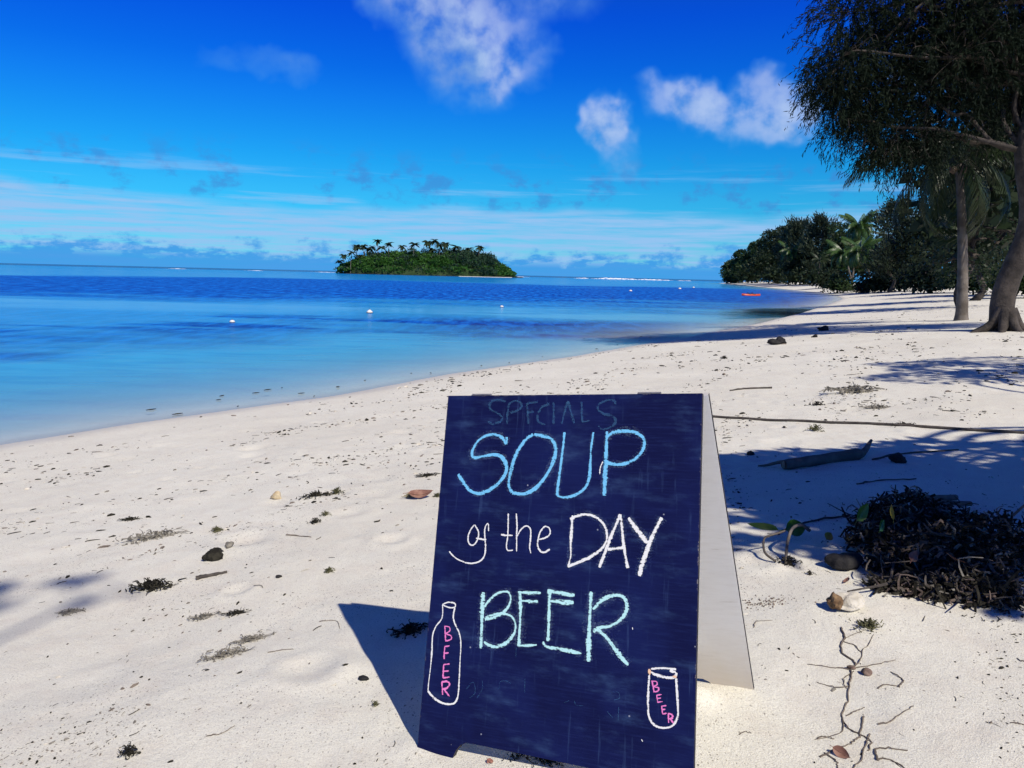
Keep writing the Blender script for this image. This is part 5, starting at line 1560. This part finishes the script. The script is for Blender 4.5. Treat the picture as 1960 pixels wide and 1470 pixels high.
ground_tube('branch', 'long thin twig leading into the left side of the heap', [(1.26, 3.48), (1.5, 3.62), (1.72, 3.70)], 0.004, 0.006, MAT['stick'], 'branch', None, 0, 5, 9, 0.003)

# the heap of dried seaweed and roots at the right edge
def heap():
    g = np.random.default_rng(90)
    cx, cy = 1.66, 3.12
    root = empty('seaweed_heap', (cx, cy, gz(cx, cy)))
    tag(root, 'big black heap of dried seaweed and roots at the right edge', 'seaweed heap')
    o0 = np.array([cx, cy, gz(cx, cy)])
    mats = (MAT['weed'], MAT['stick'])
    mass, knots, roots_ = MB(), MB(), MB()
    spots = [(1.80, 3.52, .12, .09), (1.64, 3.20, .15, .12), (1.82, 3.28, .18, .14), (1.54, 2.96, .07, .06), (1.68, 2.92, .14, .12), (1.46, 2.76, .07, .05), (1.58, 2.72, .10, .07), (1.85, 2.98, .22, .17), (1.95, 3.5, .25, .17), (1.75, 2.68, .16, .12), (2.05, 3.1, .25, .18)]
    for sx, sy, r, hh in spots:
        z0 = gz(sx, sy)
        for k in range(int(480*r/0.15)):
            d = rand_dirs(g, 1)[0]
            q = g.uniform(0.2, 1.0)**0.5
            p = np.array([sx+d[0]*r*q, sy+d[1]*r*q, z0+abs(d[2])*hh*q])
            L = g.uniform(0.012, 0.045)*(2.2 if g.uniform() < 0.06 else 1)
            dd = d*0.25+rand_dirs(g, 1)[0]*1.0
            pts = catmull([p, p+dd*L*0.5+rand_dirs(g, 1)[0]*L*0.55, p+dd*L], 2)
            pts[:, 2] = np.maximum(pts[:, 2], z0-0.01)
            mass.tube(pts-o0, np.linspace(0.0052, 0.0026, len(pts))*g.uniform(0.6, 1.6), 3, int(g.choice(4, p=[.56, .10, .20, .14])), False)
        for k in range(34):
            d = rand_dirs(g, 1)[0]
            p = np.array([sx+d[0]*r*.75, sy+d[1]*r*.75, z0+abs(d[2])*hh*.75])
            knots.lump(p-o0, g.uniform(0.004, 0.012)*np.array([1.5, 1, .8]), 0, 0.6, int(g.integers(0, 9999)), 1)
    for k in range(420):                                     # scraps that have slid off on to the sand
        sx, sy, r, hh = spots[g.integers(0, len(spots))]
        a = g.uniform(0, 6.28)
        rr = r*g.uniform(0.9, 1.0+abs(g.normal())*0.7)
        p = np.array([sx+math.cos(a)*rr, sy+math.sin(a)*rr, 0.0])
        p[2] = gz(p[0], p[1])+0.003
        L = g.uniform(0.008, 0.04)
        dd = rand_dirs(g, 1)[0]*np.array([1, 1, 0.25])
        mass.tube(catmull([p, p+dd*L*0.5+rand_dirs(g, 1)[0]*L*0.25, p+dd*L], 2)-o0, np.linspace(0.003, 0.0015, 5)*g.uniform(0.6, 1.5), 3, int(g.choice(3, p=[.45, .25, .3])), False)
    for k in range(26):
        sx, sy, r, hh = spots[g.integers(0, len(spots))]
        a = g.uniform(0, 6.28)
        L = g.uniform(0.12, 0.34)
        p0 = np.array([sx, sy, gz(sx, sy)+hh*g.uniform(0.3, 0.95)])
        e = p0+np.array([math.cos(a)*L, math.sin(a)*L, g.uniform(-0.12, 0.05)])
        e[2] = max(e[2], gz(e[0], e[1])+0.004)
        m = (p0+e)/2+g.normal(size=3)*0.03
        roots_.tube(catmull([p0, m, e], 5)-o0, np.linspace(0.006, 0.002, 11)*g.uniform(0.6, 1.4), 5)
    tag(mass.build('fibre_mass', (MAT['weed'], MAT['weed_pale'], MAT['stick'], MAT['drift']), root), kind='stuff')
    tag(knots.build('seaweed_knots', MAT['weed'], root), kind='stuff')
    tag(roots_.build('root_tangle', MAT['stick'], root), kind='stuff')
    for (x0, y0, x1, y1, r) in ((1.72, 3.62, 2.35, 3.95, 0.016), (1.78, 3.60, 2.35, 3.82, 0.013), (1.66, 3.66, 2.2, 4.05, 0.008)):
        mb = MB()
        p = np.array([(x0+0.05, y0-0.06, gz(x0, y0)+0.03), ((x0+x1)/2, (y0+y1)/2-0.05, gz(x0, y0)+0.075), (x1, y1-0.08, gz(x1, y1)+0.03)])
        mb.tube(catmull(p, 6)-o0, np.linspace(r*0.6, r, 13), 7)
        mb.build('root', MAT['drift'], root, True)
heap()
stone('dark_stone', 'rounded dark stone half under the left side of the heap', 1.385, 3.0, (0.075, 0.055, 0.052), 41, MAT['basalt'], 'stone', None, 0.18, 3)
# bent stem with two green leaves
ground_tube('bent_stem', 'pale bent stem arching up beside the heap with green leaves', [(1.16, 3.03, 0.0), (1.20, 3.13, 0.055), (1.25, 3.22, 0.095), (1.33, 3.32, 0.085), (1.40, 3.40, 0.03)], 0.006, 0.008, MAT['palm_trunk'], 'stem', None, 0, 6, 3, 0.0,
            extra=([(1.13, 3.06, 0.0), (1.10, 3.12, 0.03), (1.13, 3.2, 0.06), (1.22, 3.22, 0.09)],))
leaf('leaf', 'large green leaf on the left of the bent stem', 1.22, 3.30, 0.14, 0.07, 3.0, (0.75, -0.15), MAT['green_leaf'], 1, 0.07)
leaf('leaf', 'large green leaf behind the bent stem', 1.27, 3.36, 0.12, 0.08, 0.4, (1.0, 0.0), MAT['green_leaf'], 2, 0.06)
leaf('leaf', 'upright green leaf on top of the heap', 1.48, 3.12, 0.10, 0.055, 0.6, (1.25, -0.7), MAT['green_leaf'], 3, 0.16)
leaf('leaf', 'bright green leaf tip at the middle of the heap', 1.52, 3.00, 0.07, 0.035, 0.9, (1.2, -0.5), MAT['green_leaf'], 4, 0.15)
leaf('leaf', 'yellowed curled leaf at the left edge of the heap', 1.42, 3.26, 0.07, 0.04, 0.9, (0.6, -0.2), MAT['yellow'], 5, 0.03)
leaf('leaf', 'narrow yellow-green leaf lying over the heap', 1.60, 3.05, 0.08, 0.018, 1.3, (0.3, -0.7), MAT['yellow'], 6, 0.17)

for i, (x, y, L, rz, tl, lab) in enumerate([(1.55, 2.80, .07, .8, (0.6, -0.4), 'brown dead leaf lying on the near slope of the heap'), (1.72, 2.72, .08, 2.4, (0.4, -0.3), 'brown dead leaf lower right on the heap'), (1.34, 2.84, .05, 4.0, (0.5, 0.1), 'small brown dead leaf on the sand left of the heap')]):
    leaf('dead_leaf', lab, x, y, L, L*0.5, rz, tl, MAT['dead_leaf'], 30+i, 0.10 if i < 2 else 0.008, 'dead leaves about the heap', 0.6)

# pale coral stone with a brown broken end
root = empty('coral_stone', (1.19, 2.55, gz(1.19, 2.55)))
tag(root, 'pale coral stone with a brown broken end, below the heap', 'stone')
root.rotation_euler = (0, 0, 0.25)
mb = MB()
mb.lump((0.028, 0, 0.022), (0.062, 0.036, 0.032), 0, 0.2, 51, 3, 0.6)
mb.build('body', MAT['coral'], root)
mb = MB()
mb.lump((-0.033, -0.004, 0.024), (0.025, 0.029, 0.028), 0, 0.2, 52, 2, 0.7)
mb.build('broken_end', MAT['coral_brown'], root)
root = empty('pebble_patch', (0.958, 2.66, gz(0.958, 2.66)))
tag(root, 'scatter of tiny pebbles beside the rear leg of the board', 'pebbles', kind='stuff')
g = np.random.default_rng(53)
mb = MB()
for k in range(150):
    x, y = g.normal()*0.05, g.normal()*0.026
    mb.lump((x, y, gz(0.958+x, 2.66+y)-gz(0.958, 2.66)+0.001), g.uniform(0.0012, 0.0034), int(g.uniform() < 0.35), 0.3, k, 0)
mb.build('pebbles', (MAT['pebble'], MAT['weed_pale']), root)

# dried creeper at lower right
ground_tube('dried_creeper', 'dry forked creeper stem trailing down the sand at lower right', [(1.127, 2.411), (1.108, 2.34), (1.062, 2.262), (1.075, 2.19), (1.048, 2.150), (1.018, 2.09), (1.004, 2.068), (0.955, 1.97), (0.913, 1.904), (0.912, 1.84), (0.935, 1.79), (0.907, 1.74)],
            0.0034, 0.0018, MAT['twig'], 'creeper', None, 0, 5, 1, 0.0018,
            extra=([(1.048, 2.15), (1.10, 2.207), (1.13, 2.26), (1.17, 2.30), (1.211, 2.356)], [(1.12, 2.24), (1.12, 2.29), (1.10, 2.33), (1.20, 2.39)], [(1.048, 2.15), (0.99, 2.17), (0.93, 2.19)],
                   [(1.06, 2.16), (1.13, 2.17), (1.2, 2.19)], [(1.004, 2.06), (0.96, 2.06), (0.92, 2.09)], [(0.913, 1.90), (0.88, 1.83), (0.80, 1.80)], [(1.05, 2.14), (1.0, 2.1), (0.99, 2.05)]))
tw = 'loose twigs at lower right'
for i, (pts, r, lab) in enumerate([
    ([(0.973, 1.905), (0.93, 1.83), (0.90, 1.79), (0.862, 1.765)], .0034, 'twig running from the creeper towards the brown leaf'),
    ([(0.782, 1.722), (0.83, 1.75), (0.872, 1.772)], .0032, 'short twig above the brown leaf'),
    ([(0.947, 1.815), (0.91, 1.76), (0.87, 1.70), (0.83, 1.66)], .0034, 'slanting twig right of the brown leaf'),
    ([(0.808, 1.804), (0.828, 1.815), (0.850, 1.801)], .0028, 'small arched twig left of the creeper'),
    ([(0.93, 1.914), (0.965, 1.935), (0.995, 1.947)], .0026, 'short crooked twig just right of the creeper'),
    ([(0.990, 1.861), (1.02, 1.865), (1.06, 1.89), (1.12, 1.93)], .003, 'straight twig at the right edge of the photo'),
    ([(0.91, 1.694), (0.925, 1.74), (0.953, 1.745), (1.0, 1.73)], .0036, 'bent twig in the bottom right corner'),
    ([(0.91, 1.694), (0.93, 1.70), (0.95, 1.675), (0.96, 1.63)], .003, 'second bent twig in the bottom right corner'),
    ([(0.80, 1.74), (0.812, 1.70), (0.80, 1.66)], .0028, 'twig hanging down left of the brown leaf'),
    ([(0.614, 1.827), (0.63, 1.84), (0.648, 1.834)], .002, 'tiny twig alone on bare sand by the board'),
    ([(0.848, 2.455), (0.872, 2.50), (0.928, 2.502)], .0022, 'curved thin twig beside the rear leg'),
    ([(-1.211, 3.967), (-1.13, 3.93), (-1.05, 3.876)], .006, 'thin twig on the sand between the tufts at left'),
    ([(-0.831, 2.482), (-0.79, 2.498), (-0.745, 2.499)], .0026, 'straight thin twig on the sand left of the shadow'),
    ([(-0.827, 1.944), (-0.79, 1.955), (-0.764, 1.990)], .0022, 'thin curved twig at lower left'),
    ([(-0.721, 2.76), (-0.655, 2.75), (-0.621, 2.664)], .0022, 'bent grass stem by the shadow tip'),
    ([(1.13, 2.03), (1.16, 2.07), (1.15, 2.12)], .003, 'hooked twig right of the brown stone'),
    ([(1.07, 2.03), (1.10, 2.05), (1.13, 2.035)], .003, 'short twig below the brown stone')]):
    ground_tube('twig', lab, pts, r*0.75, r*0.45, MAT['twig'], 'twig', tw if i < 9 else 'loose twigs on the sand', 0, 5, 20+i, 0.0012)
leaf('dead_leaf', 'curled dark brown leaf among the twigs at lower right', 0.822, 1.742, 0.045, 0.026, -0.9, (0.8, 0.1), MAT['dead_leaf'], 7, 0.012, None, 0.6)
stone('brown_stone', 'small brown stone right of the creeper fork', 1.078, 2.122, (0.012, 0.011, 0.013), 61, MAT['pebble'], 'stone', None, 0.25, 2)
stone('brown_stone', 'brown stone caught in the creeper fork', 1.052, 2.158, (0.012, 0.009, 0.008), 62, MAT['pebble'], 'stone', None, 0.25, 2)

# ---------------------------------------------------------------- strewn crumbs of weed, twig and coral
def litter():
    g = np.random.default_rng(123)
    mb = MB()
    ov, of = ICO[0]
    ov = ov/np.linalg.norm(ov, axis=1)[:, None]
    N = 52000
    # even over the picture of the beach: distance drawn log-uniform
    r = np.exp(g.uniform(math.log(1.5), math.log(60), N))
    a = R(1)*g.uniform(-40, 40, N)
    x, y = r*np.sin(a), r*np.cos(a)
    s = shore_distance(x, y)
    # strand lines run along the water
    lines = fbm(s*1.5+0.35*fbm(x*.4, y*.4, 3, 2), (x*.54+y*.84)*0.35, 81, 3)
    patch = fbm(x*1.6, y*1.6, 88, 3)
    p = (0.10+1.2*sstep(lines, 0.50, 0.68))*(0.25+1.1*sstep(patch, 0.42, 0.66))
    near = sstep(r, 4.0, 1.8)
    ok = (s > 0.25) & (g.uniform(size=N) < p*(0.85+0.1*near)) & ~((x > -0.15) & (x < 0.75) & (y > 1.6) & (y < 2.2))
    x, y, r, s = x[ok], y[ok], r[ok], s[ok]
    z = height(x, y)
    n = len(x)
    size = np.clip(g.lognormal(0, 0.55, n), 0.3, 3.2)*(0.0008+0.0017*np.minimum(r, 16))*0.75
    rz = np.where(g.uniform(size=n) < 0.6, SHORE_RZ+g.normal(size=n)*0.5, g.uniform(0, 6.28, n))
    kind = g.choice(4, n, p=[0.52, 0.22, 0.16, 0.10])
    twiggy = g.uniform(size=n) < 0.24
    c, sn = np.cos(rz), np.sin(rz)
    for kd in range(4):
        i = np.where(~twiggy & (kind == kd))[0]
        m = len(i)
        q = ov[None]*(1+g.normal(size=(m, 12, 1))*0.25)*(size[i][:, None]*np.c_[g.uniform(0.6, 1.5, m), g.uniform(0.3, 0.6, m), g.uniform(0.18, 0.5, m)])[:, None, :]
        ci, si = c[i][:, None], sn[i][:, None]
        q = np.stack([q[..., 0]*ci-q[..., 1]*si+x[i][:, None], q[..., 0]*si+q[..., 1]*ci+y[i][:, None], q[..., 2]+(z[i]+size[i]*0.1)[:, None]], -1)
        mb.add(q.reshape(-1, 3), (of[None]+12*np.arange(m)[:, None, None]).reshape(-1, 3), kd)
    for i in np.where(twiggy)[0]:
        L, ci, si = size[i], c[i], sn[i]
        b = g.normal()*L*0.7
        pts = [(x[i]-ci*L*1.7, y[i]-si*L*1.7, z[i]+.001), (x[i]-ci*L*.5-si*b*.5, y[i]-si*L*.5+ci*b*.5, z[i]+L*0.15), (x[i]+ci*L*.6-si*b*.5, y[i]+si*L*.6+ci*b*.5, z[i]+L*0.12), (x[i]+ci*L*1.7, y[i]+si*L*1.7, z[i]+.001)]
        mb.tube(pts, L*0.14, 3, kind[i], False)
    o = mb.build('beach_litter', (MAT['weed'], MAT['weed_pale'], MAT['twig'], MAT['coral']))
    tag(o, 'fine crumbs of seaweed, twig and coral strewn over the sand', 'litter', kind='stuff')
    # fine scraps floating in the shallows
    mb = MB()
    for k in range(30):
        t = g.uniform(0, 1)
        i = g.integers(4, 10)
        (ax, ay), (bx, by) = SHORE[i], SHORE[i+1]
        d = -abs(g.normal())*0.9-0.1
        px_, py_ = ax+(bx-ax)*t-0.84*-d, ay+(by-ay)*t+0.54*-d
        L = g.uniform(0.012, 0.05)
        q = ov*np.array([L*2.0, L*0.5, 0.008])
        c, sn = math.cos(1.0+g.normal()*.4), math.sin(1.0)
        q = np.c_[q[:, 0]*c-q[:, 1]*sn, q[:, 0]*sn+q[:, 1]*c, q[:, 2]]+np.array([px_, py_, 0.014])
        mb.add(q, of, 0)
    o = mb.build('floating_weed', (MAT['weed'],))
    tag(o, 'scraps of dark weed floating along the waterline', 'seaweed', kind='stuff')
litter()
